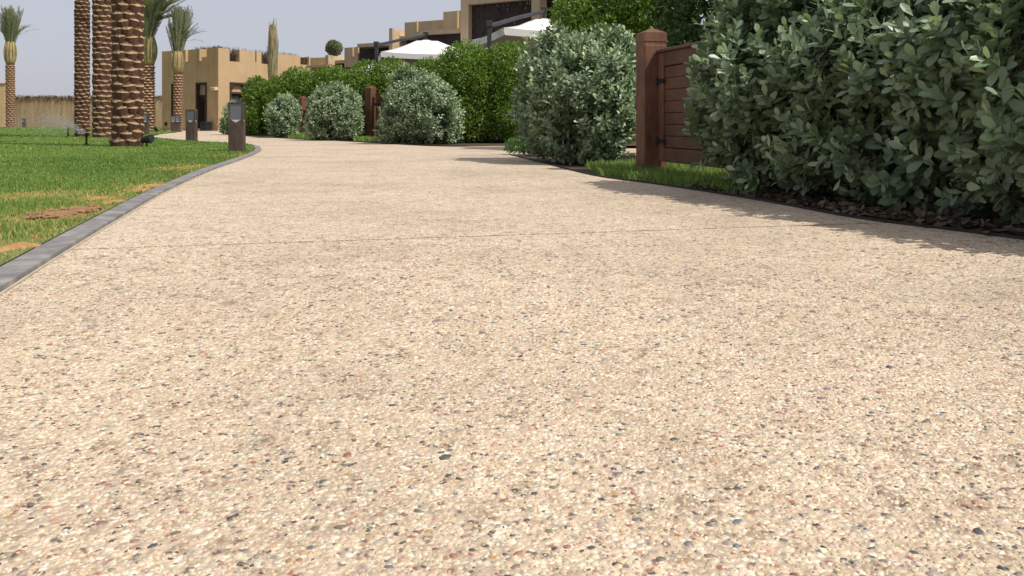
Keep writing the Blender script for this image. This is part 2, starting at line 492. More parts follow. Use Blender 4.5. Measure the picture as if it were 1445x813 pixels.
# kerb, mortar haunch, dark edging
kerb_line = left_line
strip('kerb', kerb_line, 0.012, 0.106, -0.05, 0.016, M['kerb'])
strip('kerb_mortar', kerb_line, 0.002, 0.0105, -0.04, 0.003, M['mortar'])
strip('bed_edging', right_near_line, -0.018, -0.002, -0.05, 0.012, M['edging'])
strip('far_bed_edging', right_far_line, -0.03, -0.002, -0.05, 0.02, M['edging'])

# lawn
off = []
for i, p in enumerate(left_line):
    d = (left_line[min(i + 1, len(left_line) - 1)] - left_line[max(i - 1, 0)]).normalized()
    off.append(p + Vector((-d.y, d.x, 0)) * 0.12)
lawn_poly = off + [far_pts[0] + Vector((-0.1, 0.1, 0)), far_pts[1] + Vector((-.1, .2, 0)), far_pts[2] + Vector((-.4, .3, 0)), Vector((XP(236, 48), 48, 0)), Vector((XP(228, 68), 68, 0)), Vector((-75, 68, 0)), Vector((-75, -6, 0))]
sheet('lawn', lawn_poly, 0.012, M['turf'])
# planting beds right of the path
bed_far = right_far_line + [right_far[-2], right_far[-1], right_far[-1] + Vector((1.6, .7, 0)), Vector((14, 13, 0)), Vector((14, 26, 0)), Vector((4, 60, 0)), Vector((XP(330, 60), 60, 0)), Vector((XP(330, 42), 42, 0))]
sheet('planting_bed', bed_far, -0.008, M['bed'])
bed_near = right_near_line + [Vector((14, -6, 0)), Vector((14, 12, 0)), right_near[0] + Vector((1.7, 0.1, 0))]
sheet('planting_bed', bed_near, -0.0085, M['bed'])

# bare patches in the lawn: low mounds of soil
patches = [  # px, py, half width px, half height px, dryness kind
    (92, 306, 46, 10), (20, 354, 32, 10), (212, 265, 20, 4), (262, 239, 22, 3), (62, 279, 42, 4), (10, 366, 22, 9), (140, 283, 26, 4), (112, 325, 14, 7), (160, 288, 14, 4), (195, 272, 16, 3)]
PT = []
for i, (px, py, rx, ry) in enumerate(patches):
    c = G(px, py); a = G(px + rx, py).x - c.x; b_ = G(px, py - ry).y - c.y
    PT.append((c.x, c.y, a, b_))
M['straw'] = noisy_mat('dead_straw_thatch', (0.24, 0.13, 0.05), (0.40, 0.23, 0.085), 25, c3=(0.52, 0.33, 0.13), bstr=0.8, bdist=0.01, bscale=90)
for i, (x, y, a, b_) in enumerate([PT[0], PT[1], PT[2], PT[6], PT[8], PT[9]]):
    V, F = [(x, y, 0.026)], []
    rr = [1, 0.7, 0.35][::-1]
    K = 22
    ph = random.uniform(0, 6)
    for j, q in enumerate(rr):
        for k in range(K):
            t = 2 * math.pi * k / K
            w = q * (0.80 + 0.18 * math.sin(3 * t + ph) + random.uniform(-.1, .1))
            V.append((x + a * w * math.cos(t), y + b_ * w * math.sin(t), (0.022, 0.019, 0.008)[j] * (1 if i == 0 else .75) + random.uniform(0, .009 if i == 0 else .005) * (j < 2)))
    for k in range(K): F.append((0, 1 + k, 1 + (k + 1) % K))
    for j in range(2):
        for k in range(K):
            p, q = 1 + j * K + k, 1 + j * K + (k + 1) % K
            F.append((p, p + K, q + K, q))
    me = bpy.data.meshes.new('soil_patch'); me.from_pydata(V, [], F); me.materials.append(M['soil' if i == 0 else 'straw'])
    me.polygons.foreach_set('use_smooth', [True] * len(F)); me.update()
    tag(link('soil_patch', me), kind='structure')
# clods lying on the largest bare patch
mbc = MB()
for i in range(130):
    x, y, a, b_ = PT[0]
    t, q = random.uniform(0, 6.28), math.sqrt(random.random()) * 0.8
    s_ = random.uniform(0.004, 0.016)
    c = (x + a * q * math.cos(t), y + b_ * q * math.sin(t), 0.022)
    mbc.lathe([(s_ * .5, -s_ * .5), (s_, 0), (s_ * .8, s_ * .4), (s_ * .3, s_ * .6)], 6, c, wob=0.3)
tag(mbc.build('soil_clods', M['soil']), 'brown clods of soil scattered on bare lawn patch', 'soil clods', kind='stuff')

# ---------------------------------------------------------------- grass
def patch_dry(x, y, soft=2.1):
    d = np.zeros(len(x))
    for (cx, cy, a, b_) in PT:
        q = np.sqrt(((x - cx) / a) ** 2 + ((y - cy) / b_) ** 2)
        d = np.maximum(d, np.clip((soft - q) / (soft - 0.6), 0, 1))
    return d
def vnoise(x, y, s, seed):
    r_ = np.random.default_rng(seed).random((64, 64))
    u, v = x * s % 64, y * s % 64
    i, j = u.astype(int), v.astype(int)
    fu, fv = u - i, v - j
    fu, fv = fu * fu * (3 - 2 * fu), fv * fv * (3 - 2 * fv)
    i1, j1 = (i + 1) % 64, (j + 1) % 64
    i, j = i % 64, j % 64
    return (r_[i, j] * (1 - fu) * (1 - fv) + r_[i1, j] * fu * (1 - fv) + r_[i, j1] * (1 - fu) * fv + r_[i1, j1] * fu * fv)
def blades(x, y, z, h, w, tint):
    n_ = len(x)
    a = rng.uniform(0, 2 * np.pi, n_); la = rng.uniform(0, 2 * np.pi, n_)
    lean = rng.uniform(0.15, 0.9, n_) * h
    sx, sy = np.cos(a) * w, np.sin(a) * w
    lx, ly = np.cos(la) * lean, np.sin(la) * lean
    V = np.empty((n_, 5, 3))
    V[:, 0] = np.stack([x - sx, y - sy, z + 0 * x], 1); V[:, 1] = np.stack([x + sx, y + sy, z + 0 * x], 1)
    V[:, 2] = np.stack([x + .75 * sx + .35 * lx, y + .75 * sy + .35 * ly, z + h * .6], 1)
    V[:, 3] = np.stack([x - .75 * sx + .35 * lx, y - .75 * sy + .35 * ly, z + h * .6], 1)
    V[:, 4] = np.stack([x + lx, y + ly, z + h * .95], 1)
    o = np.arange(n_)[:, None] * 5
    return V.reshape(-1, 3), [o + np.array([0, 1, 2, 3]), o + np.array([3, 2, 4])], np.repeat(tint, 5)
gx, gy, gh, gw = [], [], [], []
for (y0, y1, dens, h, w) in ((1.6, 4.5, 9000, .028, .0022), (4.5, 7.5, 5200, .030, .0034), (7.5, 12, 2300, .032, .005), (12, 20, 800, .034, .009), (20, 36, 200, .04, .02), (36, 67, 36, .05, .05)):
    xl = -0.66 * y1 - 1.2
    xr = -0.8 if y0 < 12 else -3
    n_ = int((xr - xl) * (y1 - y0) * dens)
    x, y = rng.uniform(xl, xr, n_), rng.uniform(y0, y1, n_)
    k = in_poly(x, y, lawn_poly) & (x > -0.66 * y - 1.2)
    x, y = x[k], y[k]
    gx.append(x); gy.append(y); gh.append(h * rng.uniform(.55, 1.25, len(x))); gw.append(np.full(len(x), w))
x, y, h, w = map(np.concatenate, (gx, gy, gh, gw))
dry = patch_dry(x, y)
thin = vnoise(x, y, 1.7, 3)
near_worn = np.clip((9 - y) / 5, 0, 1)
ky = np.array([p.y for p in left_line[:66]]); kx = np.array([p.x for p in left_line[:66]])
kd = np.interp(y, ky, kx) - x
dryk = (np.clip(1 - kd / .8, 0, 1) * .9 * (vnoise(x, y, 1.3, 31) > .38) * (y < 11))
keep = rng.random(len(x)) > np.clip(patch_dry(x, y, 1.3) * 1.0, 0, 0.6) * near_worn
keep &= rng.random(len(x)) > near_worn * np.clip((thin - .55) * 2.2, 0, .4)
x, y, h, w, dry, thin, near_worn, dryk = (q[keep] for q in (x, y, h, w, dry, thin, near_worn, dryk))
h *= 1 - .45 * dry
tint = rng.uniform(0.05, .62, len(x)) * .8 + (vnoise(x, y, .45, 8) - .5) * .28 + (vnoise(x, y, 2.4, 5) - .5) * .25
straw = rng.random(len(x)) < (0.03 + .03 * near_worn + np.maximum(dry * 1.1, dryk * .35) * .85 + np.clip(thin - .5, 0, 1) * .45 * near_worn)
tint = np.where(straw, rng.uniform(.87, 1.0, len(x)), np.clip(tint, 0, .66))
h *= np.where(straw & (near_worn > 0), .8, 1.0)
V, F, T = blades(x, y, 0.010, h, w, tint)
tag(link('lawn_grass', mesh_np('lawn_grass', V, F, M['grass'], T)), 'green lawn grass with dry straw patches left of kerb', 'grass', kind='stuff')

def grass_patch(name, poly, n_, h, w, label, tmax=.55):
    xs = [p[0] for p in poly]; ys = [p[1] for p in poly]
    x, y = rng.uniform(min(xs), max(xs), n_ * 3), rng.uniform(min(ys), max(ys), n_ * 3)
    k = in_poly(x, y, poly); x, y = x[k][:n_], y[k][:n_]
    V, F, T = blades(x, y, -0.008, h * rng.uniform(.5, 1.3, len(x)), np.full(len(x), w), rng.uniform(0.1, tmax, len(x)))
    tag(link(name, mesh_np(name, V, F, M['grass'], T)), label, 'grass', kind='stuff')
e = lambda px, py, dx=0.04: G(px, py) + Vector((dx, 0, 0))
grass_patch('gate_grass', [e(838, 247), e(915, 258), e(1000, 271), e(1045, 279), Vector((2.4, 6.0, 0)), Vector((2.2, 8.2, 0)), Vector((1.3, 8.6, 0)), Vector((.75, 8.4, 0))], 11000, .075, .0035, 'bright green grass strip growing below the front gate')
grass_patch('gate_grass', [G(560, 203.3), G(530, 201.6), G(498, 200.0), Vector((-3.9, 20.6, 0)), Vector((-2.9, 18.2, 0))], 1600, .11, .012, 'green grass strip below the second gate beyond silver shrub')
grass_patch('gate_grass', [G(450, 197.3), G(405, 195), Vector((-6.9, 26, 0)), Vector((-5.4, 24, 0))], 1500, .14, .016, 'green grass tuft at foot of the farthest gate post')

# ---------------------------------------------------------------- pebbles of the exposed aggregate, built near the camera
def pebble_pts():
    P = []
    for (y0, y1, sp) in ((0.5, 1.5, .0068), (1.5, 2.2, .0088), (2.2, 3.2, .0125)):
        ys = np.arange(y0, y1, sp)
        for i, yy in enumerate(ys):
            xw = .66 * yy + .20
            xs = np.arange(-xw, xw, sp) + (i % 2) * sp / 2
            q = np.stack([xs + rng.normal(0, sp * .3, len(xs)), yy + rng.normal(0, sp * .3, len(xs)), np.full(len(xs), sp)], 1)
            P.append(q)
    return np.concatenate(P)
pp = pebble_pts()
pp = pp[rng.random(len(pp)) < .70 * np.clip((3.3 - pp[:, 1]) / 1.5, 0, 1) ** .8]
pp = pp[in_poly(pp[:, 0], pp[:, 1], path_poly)]
dj = (pp[:, :2] - np.array([j1a.x, j1a.y])) @ np.array([nj.x, nj.y])
pp = pp[np.abs(dj) > .014]
n_ = len(pp)
A = np.clip(rng.lognormal(math.log(.0034), .34, n_) * (1 + .12 * (pp[:, 1] > 1.5) + .25 * (pp[:, 1] > 2.2)), .002, .0105)
B = A * rng.uniform(.42, .85, n_)
Cc = rng.uniform(.0006, .0016, n_) * (A / .0045) ** .5
th = rng.normal(0.25, .6, n_)
stops = np.array([p for p, c in PEB]); cols = np.array([c for p, c in PEB] + [(.17, .19, .225), (.34, .20, .17), (.27, .235, .16)])
cl = vnoise(pp[:, 0], pp[:, 1], 6, 21)
u = rng.random(n_)
u = np.where((u > .78) & (rng.random(n_) < np.clip(.9 - cl, .15, .75)), u * .75, u)
ci = np.searchsorted(stops, u, side='right') - 1
big = A > .0068
ci = np.where(big & (rng.random(n_) < .46), rng.choice([7, 8, 9, 10, 5, 6, 7, 9, 12, 13, 14], n_), ci)
shadow_peb = rng.random(n_) < .022  # thin dark pebbles, painted stand-ins for shadows behind the chips
B = np.where(shadow_peb, A * .42, B); th = np.where(shadow_peb, rng.normal(.25, .35, n_), th)
cols = np.vstack([cols, [(.075, .066, .055)]]); ci = np.where(shadow_peb, len(cols) - 1, ci)
stone = cols[ci] * rng.uniform(.84, 1.08, (n_, 1)) * rng.uniform(.95, 1.05, (n_, 3))
K = 5
ang = np.arange(K) * 2 * np.pi / K
rad = rng.uniform(.82, 1.15, (n_, K))
ct, stt = np.cos(th)[:, None], np.sin(th)[:, None]
def ring(f, z):
    lx = A[:, None] * f * rad * np.cos(ang); ly = B[:, None] * f * rad * np.sin(ang)
    return np.stack([lx * ct - ly * stt, lx * stt + ly * ct, np.broadcast_to(z[:, None], lx.shape)], 2)
ox, oy = rng.normal(0, .15, n_) * A, rng.normal(0, .15, n_) * B
tilt = rng.normal(0, .16, (n_, 2))
PV = np.concatenate([ring(1.0, -.0012 + 0 * Cc), ring(.78, Cc * .82), np.stack([ox, oy, Cc], 1)[:, None]], 1)     # local (n,15,3)
PV[:, K:, 2] += np.clip((PV[:, K:, :2] * tilt[:, None, :]).sum(2), -.0012, .0012)
kk = np.arange(K); k1 = (kk + 1) % K
q4 = np.stack([kk, k1, k1 + K, kk + K], 1); q3 = np.stack([kk + K, k1 + K, np.full(K, 2 * K)], 1)
dist = np.hypot(pp[:, 0], pp[:, 1])
inview = (np.abs(pp[:, 0]) < .60 * pp[:, 1]) & (pp[:, 1] > .66)
order = np.argsort(-(A / dist) * inview)
single, rest = order[:300], order[300:]
off3 = np.stack([pp[:, 0], pp[:, 1], 0 * pp[:, 0]], 1)
V = (PV[rest] + off3[rest][:, None]).reshape(-1, 3)
o = np.arange(len(rest))[:, None, None] * (2 * K + 1)
F = [(o + q4).reshape(-1, 4), (o + q3).reshape(-1, 3)]
ob = link('pebbles', mesh_np('pebbles', V, F, M['pebble'], stone=np.repeat(stone[rest], 2 * K + 1, 0), smooth=True), path)
tag(ob, kind='stuff')
for i in single:
    me = mesh_np('pebble', PV[i], [q4, q3], M['pebble'], stone=np.repeat(stone[i][None], 2 * K + 1, 0), smooth=True)
    pb = link('pebble', me, path)
    pb.location = off3[i]

# ================================================================= FOLIAGE
LEAF_V = np.array([(0, 0, 0), (-.165, .32, .035), (0, .32, 0), (.165, .32, .035), (-.265, .66, .05), (0, .66, .0), (.265, .66, .05), (-.15, .9, .005), (.15, .9, .005), (0, 1, -.05)])
LEAF_F4 = np.array([(1, 2, 5, 4), (2, 3, 6, 5), (4, 5, 9, 7), (5, 6, 8, 9)])
MID_V = np.array([(0, 0, 0), (-.255, .58, .05), (0, .58, 0), (.255, .58, .05), (-.165, .88, .01), (.165, .88, .01), (0, 1, -.05)])
MID_F4 = np.array([(1, 2, 6, 4), (2, 3, 5, 6)])
MID_F3 = np.array([(0, 2, 1), (0, 3, 2)])
FAR_V = np.array([(0, 0, 0), (-.25, .6, .05), (0, .55, 0), (.25, .6, .05), (0, 1, -.04)])
LEAF_F3 = np.array([(0, 2, 1), (0, 3, 2)])
DIA_V = np.array([(0, 0, 0), (-.24, .5, .06), (0, .5, 0), (.24, .5, .06), (0, 1, -.03)])
DIA_F3 = np.array([(0, 2, 1), (0, 3, 2), (1, 2, 4), (2, 3, 4)])
def unit(v): return v / (np.linalg.norm(v, axis=-1, keepdims=True) + 1e-9)
def frames(d, nrm):
    d = unit(d); nrm = unit(nrm - d * (nrm * d).sum(-1, keepdims=True))
    return np.stack([np.cross(d, nrm), d, nrm], 2)         # columns x, y, z
def leaves_mesh(name, P, Mx, S, T, mat, simple=False):
    TV = FAR_V if simple else MID_V
    V = np.einsum('nij,kj->nki', Mx, TV) * S[:, None, None] + P[:, None]
    o = np.arange(len(P))[:, None, None] * len(TV)
    F = [(o + DIA_F3).reshape(-1, 3)] if simple else [(o + MID_F4).reshape(-1, 4), (o + MID_F3).reshape(-1, 3)]
    return mesh_np(name, V.reshape(-1, 3), F, mat, np.repeat(T, len(TV)), smooth=not simple)
def crown_points(lobes, n, fill=.35, zmin=.04, sub=0.0, nsub=0, void=0):
    """points on and inside the shell of a union of ellipsoids, with outward directions"""
    lobes = [np.array(q, float) for q in lobes]
    allb = list(lobes)
    for q in lobes:
        for _ in range(nsub):
            d = unit(rng.normal(size=3)); d[2] = abs(d[2]) * .9 - .25
            c = q[:3] + d * q[3:] * .86
            r_ = sub * rng.uniform(.6, 1.2) * q[3:].mean()
            allb.append(np.array([*c, r_, r_, r_ * rng.uniform(.9, 1.5)]))
    L = np.array(allb)
    area = (L[:, 3] * L[:, 4] + L[:, 3] * L[:, 5] + L[:, 4] * L[:, 5])
    P, O = [], []
    got = 0
    while got < n:
        m_ = n * 2
        k = rng.choice(len(L), m_, p=area / area.sum())
        d = unit(rng.normal(size=(m_, 3)))
        f = np.where(rng.random(m_) < fill, rng.uniform(.45, .92, m_), rng.uniform(.9, 1.06, m_))
        p = L[k, :3] + d * L[k, 3:] * f[:, None]
        ok = p[:, 2] > zmin
        if void:
            q_ = p * 1.0
            nz = np.sin(q_[:, 0] * 8.1 + 3 * np.sin(q_[:, 2] * 3.7 + q_[:, 1])) + np.sin(q_[:, 1] * 7.3 + 2 * np.sin(q_[:, 0] * 4.1)) + np.sin(q_[:, 2] * 9.2 + 2 * np.sin(q_[:, 1] * 5.3 + 1))
            ok &= (nz > -void) | (rng.random(m_) < .12)
        q = (((p[:, None] - L[None, :, :3]) / L[None, :, 3:]) ** 2).sum(2)
        q[np.arange(m_), k] = 9
        ok &= q.min(1) > .62
        P.append(p[ok]); O.append(unit(d[ok] / L[k[ok], 3:])); got += ok.sum()
    return np.concatenate(P)[:n], np.concatenate(O)[:n]
def inner_points(lobes, n, top=.85):
    L = np.array(lobes, float)
    k = rng.choice(len(L), n * 2, p=np.prod(L[:, 3:], 1) / np.prod(L[:, 3:], 1).sum())
    d = unit(rng.normal(size=(n * 2, 3))); f = rng.uniform(.25, 1, n * 2) ** .5 * top
    p = L[k, :3] + d * L[k, 3:] * f[:, None]
    ok = p[:, 2] > .03
    return p[ok][:n], d[ok][:n]
def shoots(P, O, K, L, leaf, up=.55, jit=.35, hang=0.0):
    """leafy shoots: K leaves in a spiral along each axis"""
    n = len(P)
    A_ = unit(O + np.array([0, 0, up]) + rng.normal(0, jit, (n, 3)))
    U = unit(np.cross(A_, rng.normal(size=(n, 3)))); W = np.cross(A_, U)
    ln = L * rng.uniform(.6, 1.25, n) * np.where(rng.random(n) < .12, 1.6, 1.0)
    ph0 = rng.uniform(0, 6.28, n)
    k = np.arange(K)
    s = (k + .5) / K
    phi = ph0[:, None] + k * 2.399 + rng.normal(0, .25, (n, K))
    thb = np.radians(78 - 48 * s ** 1.5)[None] + rng.normal(0, .22, (n, K))
    rad_ = U[:, None] * np.cos(phi)[..., None] + W[:, None] * np.sin(phi)[..., None]
    d = A_[:, None] * np.cos(thb)[..., None] + rad_ * np.sin(thb)[..., None]
    nr = A_[:, None] * np.sin(thb)[..., None] - rad_ * np.cos(thb)[..., None] + rng.normal(0, .18, (n, K, 3))
    base = P[:, None] + A_[:, None] * ((s - .55) * 1.0)[None, :, None] * ln[:, None, None]
    sc = leaf * (1.05 - .5 * np.abs(s - .45) ** 1.2)[None] * rng.uniform(.75, 1.2, (n, K))
    tt = np.clip(rng.normal(.42, .20, (n, K)) + rng.normal(0, .10, (n, 1)) + .42 * np.clip(s - .70, 0, 1)[None] / .3 * rng.uniform(.3, 1, (n, 1)), 0, 1)
    return base.reshape(-1, 3), frames(d.reshape(-1, 3), nr.reshape(-1, 3)), sc.ravel(), tt.ravel(), A_, ln
def loose_leaves(P, O, leaf, up=.3, jit=.6):
    n = len(P)
    d = unit(O * .5 + np.array([0, 0, .15]) + rng.normal(0, .8, (n, 3)))
    nr = unit(O + np.array([0, 0, up]) + rng.normal(0, jit, (n, 3)))
    return P, frames(d, nr), leaf * rng.uniform(.6, 1.25, n), np.clip(rng.normal(.42, .2, n) + (rng.random(n) < .08) * .35, 0, 1)
def stems_for(base, tops, r0, name='stem', parent=None, mat=None, rel=(0, 0, 0)):
    for t in tops:
        b_ = Vector(base) + Vector((random.uniform(-.08, .08), random.uniform(-.08, .08), -.02))
        t = Vector(t)
        pts = [b_]
        for k in (.25, .5, .75, 1):
            pts.append(b_.lerp(t, k) + Vector((random.uniform(-.04, .04), random.uniform(-.04, .04), (1 - k) * k * .3)))
        pts = [p - Vector(rel) for p in pts]
        MB().tube(pts, [r0, r0 * .8, r0 * .6, r0 * .42, r0 * .2], 6).build(name, mat or M['bark'], parent, smooth=True)

def silver_shrub(name, lobes, nsh, K, L, leaf, label, group=None, parts=0, simple=False, sub=.30, nsub=14, up=.6, nst=5, cat='shrub', fill=.35, pale=0.0):
    c = np.array(lobes)[:, :2].mean(0)
    root = thing(name, (c[0], c[1], -.008), label, cat, group)
    off_ = np.array([c[0], c[1], -.008])
    P, O = crown_points(lobes, nsh, fill=fill, sub=sub, nsub=nsub, void=.55)
    lp, lm, ls, lt, ax, ln = shoots(P, O, K, L, leaf, up)
    lt = np.clip(lt + pale, 0, 1)  # per-shrub tint shift: sun and shade put into leaf colour
    ok = (lp[:, 2] > .015) & ((lp[:, 1] > 1.9) | (rng.random(len(lp)) < .6))
    lp, lm, ls, lt = lp[ok], lm[ok], ls[ok], lt[ok]
    fp, fo = inner_points(lobes, nsh * 4, .78)
    ip = loose_leaves(fp, fo, leaf * 1.25)
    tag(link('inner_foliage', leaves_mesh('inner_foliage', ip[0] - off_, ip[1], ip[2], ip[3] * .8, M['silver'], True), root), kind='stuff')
    if parts:
        ctr = lp + lm[:, :, 1] * ls[:, None] * .5
        v = ctr - np.array([0, 0, CAM_H])
        dd = np.linalg.norm(v, axis=1)
        vis = (np.abs(v[:, 0]) < .60 * v[:, 1]) & (v[:, 2] < .135 * v[:, 1])
        face = np.abs((lm[:, :, 2] * v).sum(1)) / dd
        ko = (np.array(lobes)[:, :3])
        rr_ = np.array(lobes)[:, 3:]
        q = np.sqrt((((ctr[:, None] - ko[None]) / rr_[None]) ** 2).sum(2)).min(1)
        score = ls * (.3 + face) / dd * vis * (q > .98)
        od = np.argsort(-score)
        pick, keepi = od[:parts], od[parts:]
        variants = []
        for k in range(6):
            variants.append(mesh_np('leaf', LEAF_V, [LEAF_F4, LEAF_F3], M['silver'], np.full(len(LEAF_V), .25 + .1 * k), smooth=True))
        for i in pick:
            k = int(np.clip(round((lt[i] - .25) / .1), 0, 5))
            o = link('leaf', variants[k], root)
            mx = Matrix.Identity(4)
            for a in range(3):
                for b_ in range(3): mx[a][b_] = lm[i][a, b_] * ls[i]
                mx[a][3] = lp[i][a] - off_[a]
            o.matrix_basis = mx
        lp, lm, ls, lt = lp[keepi], lm[keepi], ls[keepi], lt[keepi]
    tag(link('foliage', leaves_mesh('foliage', lp - off_, lm, ls, lt, M['silver'], simple), root), kind='stuff')
    # twigs carrying the leaves
    n = len(P)
    U = unit(np.cross(ax, rng.normal(size=(n, 3)))); W = np.cross(ax, U)
    b0 = P - ax * ln[:, None] * .75 - off_; b1 = P + ax * ln[:, None] * .42 - off_
    r_ = leaf * .035
    Vt = np.stack([b0 + U * r_, b0 - U * r_ * .5 + W * r_ * .87, b0 - U * r_ * .5 - W * r_ * .87, b1], 1)
    o = np.arange(n)[:, None, None] * 4
    tag(link('twigs', mesh_np('twigs', Vt.reshape(-1, 3), (o + np.array([(0, 1, 3), (1, 2, 3), (2, 0, 3)])).reshape(-1, 3), M['bark']), root), kind='stuff')
    for k in range(nst):
        q = lobes[k % len(lobes)]
        bx = Vector((q[0] + random.uniform(-.1, .1), q[1] + random.uniform(-.1, .1), 0))
        stems_for(bx, [(q[0] + random.uniform(-.5, .5) * q[3], q[1] + random.uniform(-.5, .5) * q[4], q[2] + .4 * q[5])], .02, parent=root, rel=off_)
    return root
def green_shrub(name, lobes, nl, leaf, label, cat='hedge', mat='green', group=None, sub=.30, nsub=22, nst=4, trunk=None, fill=.3):
    c = np.array(lobes)[:, :2].mean(0)
    off_ = np.array([c[0], c[1], -.008])
    root = thing(name, off_, label, cat, group)
    P, O = crown_points(lobes, nl, fill=fill, sub=sub, nsub=nsub)
    fp, fo = inner_points(lobes, int(nl * .45), .95)
    P, O = np.concatenate([P, fp]), np.concatenate([O, fo])
    lp, lm, ls, lt = loose_leaves(P, O, leaf)
    ls[-len(fp):] *= 1.4
    tag(link('foliage', leaves_mesh('foliage', lp - off_, lm, ls, lt, M[mat], True), root), kind='stuff')
    if trunk:
        stems_for((trunk[0], trunk[1], 0), [(lobes[0][0], lobes[0][1], lobes[0][2])], trunk[2], 'trunk', root, rel=off_)
    for k in range(nst):
        q = lobes[k % len(lobes)]
        stems_for((q[0], q[1], 0) if not trunk else (trunk[0], trunk[1], 1.0), [(q[0] + random.uniform(-.4, .4) * q[3], q[1], q[2] + .3 * q[5])], .02, 'branch' if trunk else 'stem', root, rel=off_)
    return root

# --- the big silver hedge on the right
hl = []
axis = crom([(1.735, 5.28, 0), (2.02, 4.5, 0), (2.40, 3.3, 0), (2.90, 2.0, 0), (3.35, .6, 0)], 3)
for i, p in enumerate(axis):
    hl.append((p.x + random.uniform(-.05, .05), p.y, .55 + random.uniform(-.03, .05), .50, .52, .60 + random.uniform(-.05, .06)))
    if i == 0:
        hl.append((p.x + .10, p.y + .0, .98, .44, .46, .55)); hl.append((p.x + .30, p.y - .1, 1.15, .45, .46, .50))
    hl.append((p.x + .24, p.y + .06, .88 + random.uniform(-.05, .05), .48, .52, .58))
    if i > 0: hl.append((p.x + .62, p.y + .15, 1.14 + random.uniform(-.05, .10), .55, .55, .74))
silver_shrub('silver_hedge', hl, 6800, 12, .19, .080, 'large dark silver leaved hedge overhanging the path edge at right', cat='hedge', parts=300, sub=.40, nsub=8, up=.85, nst=14, pale=-.03)  # negative pale: the hedge's shade painted into its leaf tint
# --- silver shrub left of the front gate
D1 = 9.0
silver_shrub('silver_shrub', [(XP(815, 8.6) + .05, 8.75, .62, .50, .55, .66), (XP(790, 9.0), 9.1, .55, .46, .5, .58), (XP(835, 9.0), 9.2, .82, .46, .5, .62), (XP(850, 8.5), 8.5, .5, .33, .4, .5), (XP(778, 9.2), 9.2, 1.02, .30, .4, .42), (XP(862, 9.0), 9.1, 1.08, .30, .4, .42)],
             2400, 12, .18, .068, 'tall silver shrub casting shadow beside the front gate post', 'silver shrubs beside the path', parts=300, sub=.42, nsub=12, up=.95, pale=.12)  # tint raised: sunlit brightness put into leaf colour
# --- farther silver shrubs
def sil(pxl, pxr, pytop, pybase, label, n, leaf=.075, nst=4):
    Y = D(pybase) + .3
    x0, x1 = XP(pxl, Y), XP(pxr, Y)
    w, h = x1 - x0, HZ(pytop, Y)
    c = (x0 + x1) / 2
    lo = [(c - w * .17, Y, h * .44, w * .30, .55, h * .46), (c + w * .17, Y, h * .42, w * .30, .55, h * .44), (c, Y + .1, h * .5, w * .34, .55, h * .46)]
    lo += [(c + sg * w * .27, Y, h * .22, w * .22, .5, h * .24) for sg in (-1, 1)]
    for q in range(5):
        r_ = w * random.uniform(.11, .17)
        lo.append((c + w * random.uniform(-.27, .27), Y + random.uniform(-.3, .1), h * random.uniform(.55, .84), r_, r_ * 1.1, h * random.uniform(.15, .22)))
    if w > 1.8: lo += [(c - w * .3, Y, h * .36, w * .2, .5, h * .38), (c + w * .3, Y, h * .42, w * .2, .5, h * .44)]
    return silver_shrub('silver_shrub', lo, n, 9, .19, leaf, label, 'silver shrubs beside the path', simple=True, sub=.46, nsub=10, up=.95, nst=nst, pale=.20)  # leaf tint raised to paint in the brighter sunlit look
sil(541, 650, 104, 203.5, 'rounded silver shrub right of the second gate', 1900)
sil(438, 510, 117, 198.5, 'wide silver shrub between the two far gate posts', 1900)
sil(384, 416, 132, 194.5, 'narrow silver shrub left of the farthest gate post', 800, .085)
sil(314, 362, 145, 190.5, 'small silver shrub behind the nearest bollard', 800, .09)

# --- green hedges
def grn(pxl, pxr, pytop, pybase, Y, label, n, leaf, mat='green', deep=1.2, name='green_hedge', lift=.0, cat='hedge', group='clipped green hedges behind silver shrubs'):
    x0, x1 = XP(pxl, Y), XP(pxr, Y)
    h = HZ(pytop, Y); w = x1 - x0
    k = max(2, int(round(w / .9)))
    lo = []
    for i in range(k):
        x = x0 + w * (i + .5) / k
        hh = h * random.uniform(.93, 1.0)
        lo.append((x, Y + random.uniform(-.1, .1), hh * .30 + lift, w / k * .72, deep * .5, hh * .36))
        lo.append((x + random.uniform(-.1, .1), Y + random.uniform(-.1, .1), hh * .64 + lift * .5, w / k * .70, deep * .5, hh * .36))
    return green_shrub(name, lo, n, leaf, label, cat, mat, group)
grn(622, 752, 51, 203.5, 17.6, 'tall bright green hedge right of the rounded silver shrub', 26000, .066)
grn(488, 625, 80, 201, 21.0, 'dark green hedge behind the second gate below first parasol', 22000, .075)
grn(398, 492, 93, 196, 26.0, 'green hedge behind the farthest gate post below low roofs', 16000, .09)
grn(352, 402, 106, 193.0, 27.6, 'rounded green bush below the wrapped palm', 13000, .09)
# tree over the gate and the dark one behind it
green_shrub('garden_tree', [(XP(870, 12.5), 12.6, 1.75, .75, .8, .75), (XP(830, 13), 13.0, 2.0, .6, .7, .7), (XP(905, 12.8), 12.4, 2.2, .7, .8, .8), (XP(880, 12.5), 12.6, .9, .7, .7, .7)], 20000, .078,
            'sunlit green tree behind tall silver shrub and front gate', 'tree', 'green', None, trunk=(XP(870, 12.5), 12.6, .06))
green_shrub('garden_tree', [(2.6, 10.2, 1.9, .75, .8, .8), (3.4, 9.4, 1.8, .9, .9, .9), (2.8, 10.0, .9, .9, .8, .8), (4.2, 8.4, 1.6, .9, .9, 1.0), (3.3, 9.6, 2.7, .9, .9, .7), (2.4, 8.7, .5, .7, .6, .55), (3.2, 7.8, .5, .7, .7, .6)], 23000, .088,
            'dark green tree in shade right of the front gate post', 'tree', 'deep', None, trunk=(2.9, 10.0, .07))
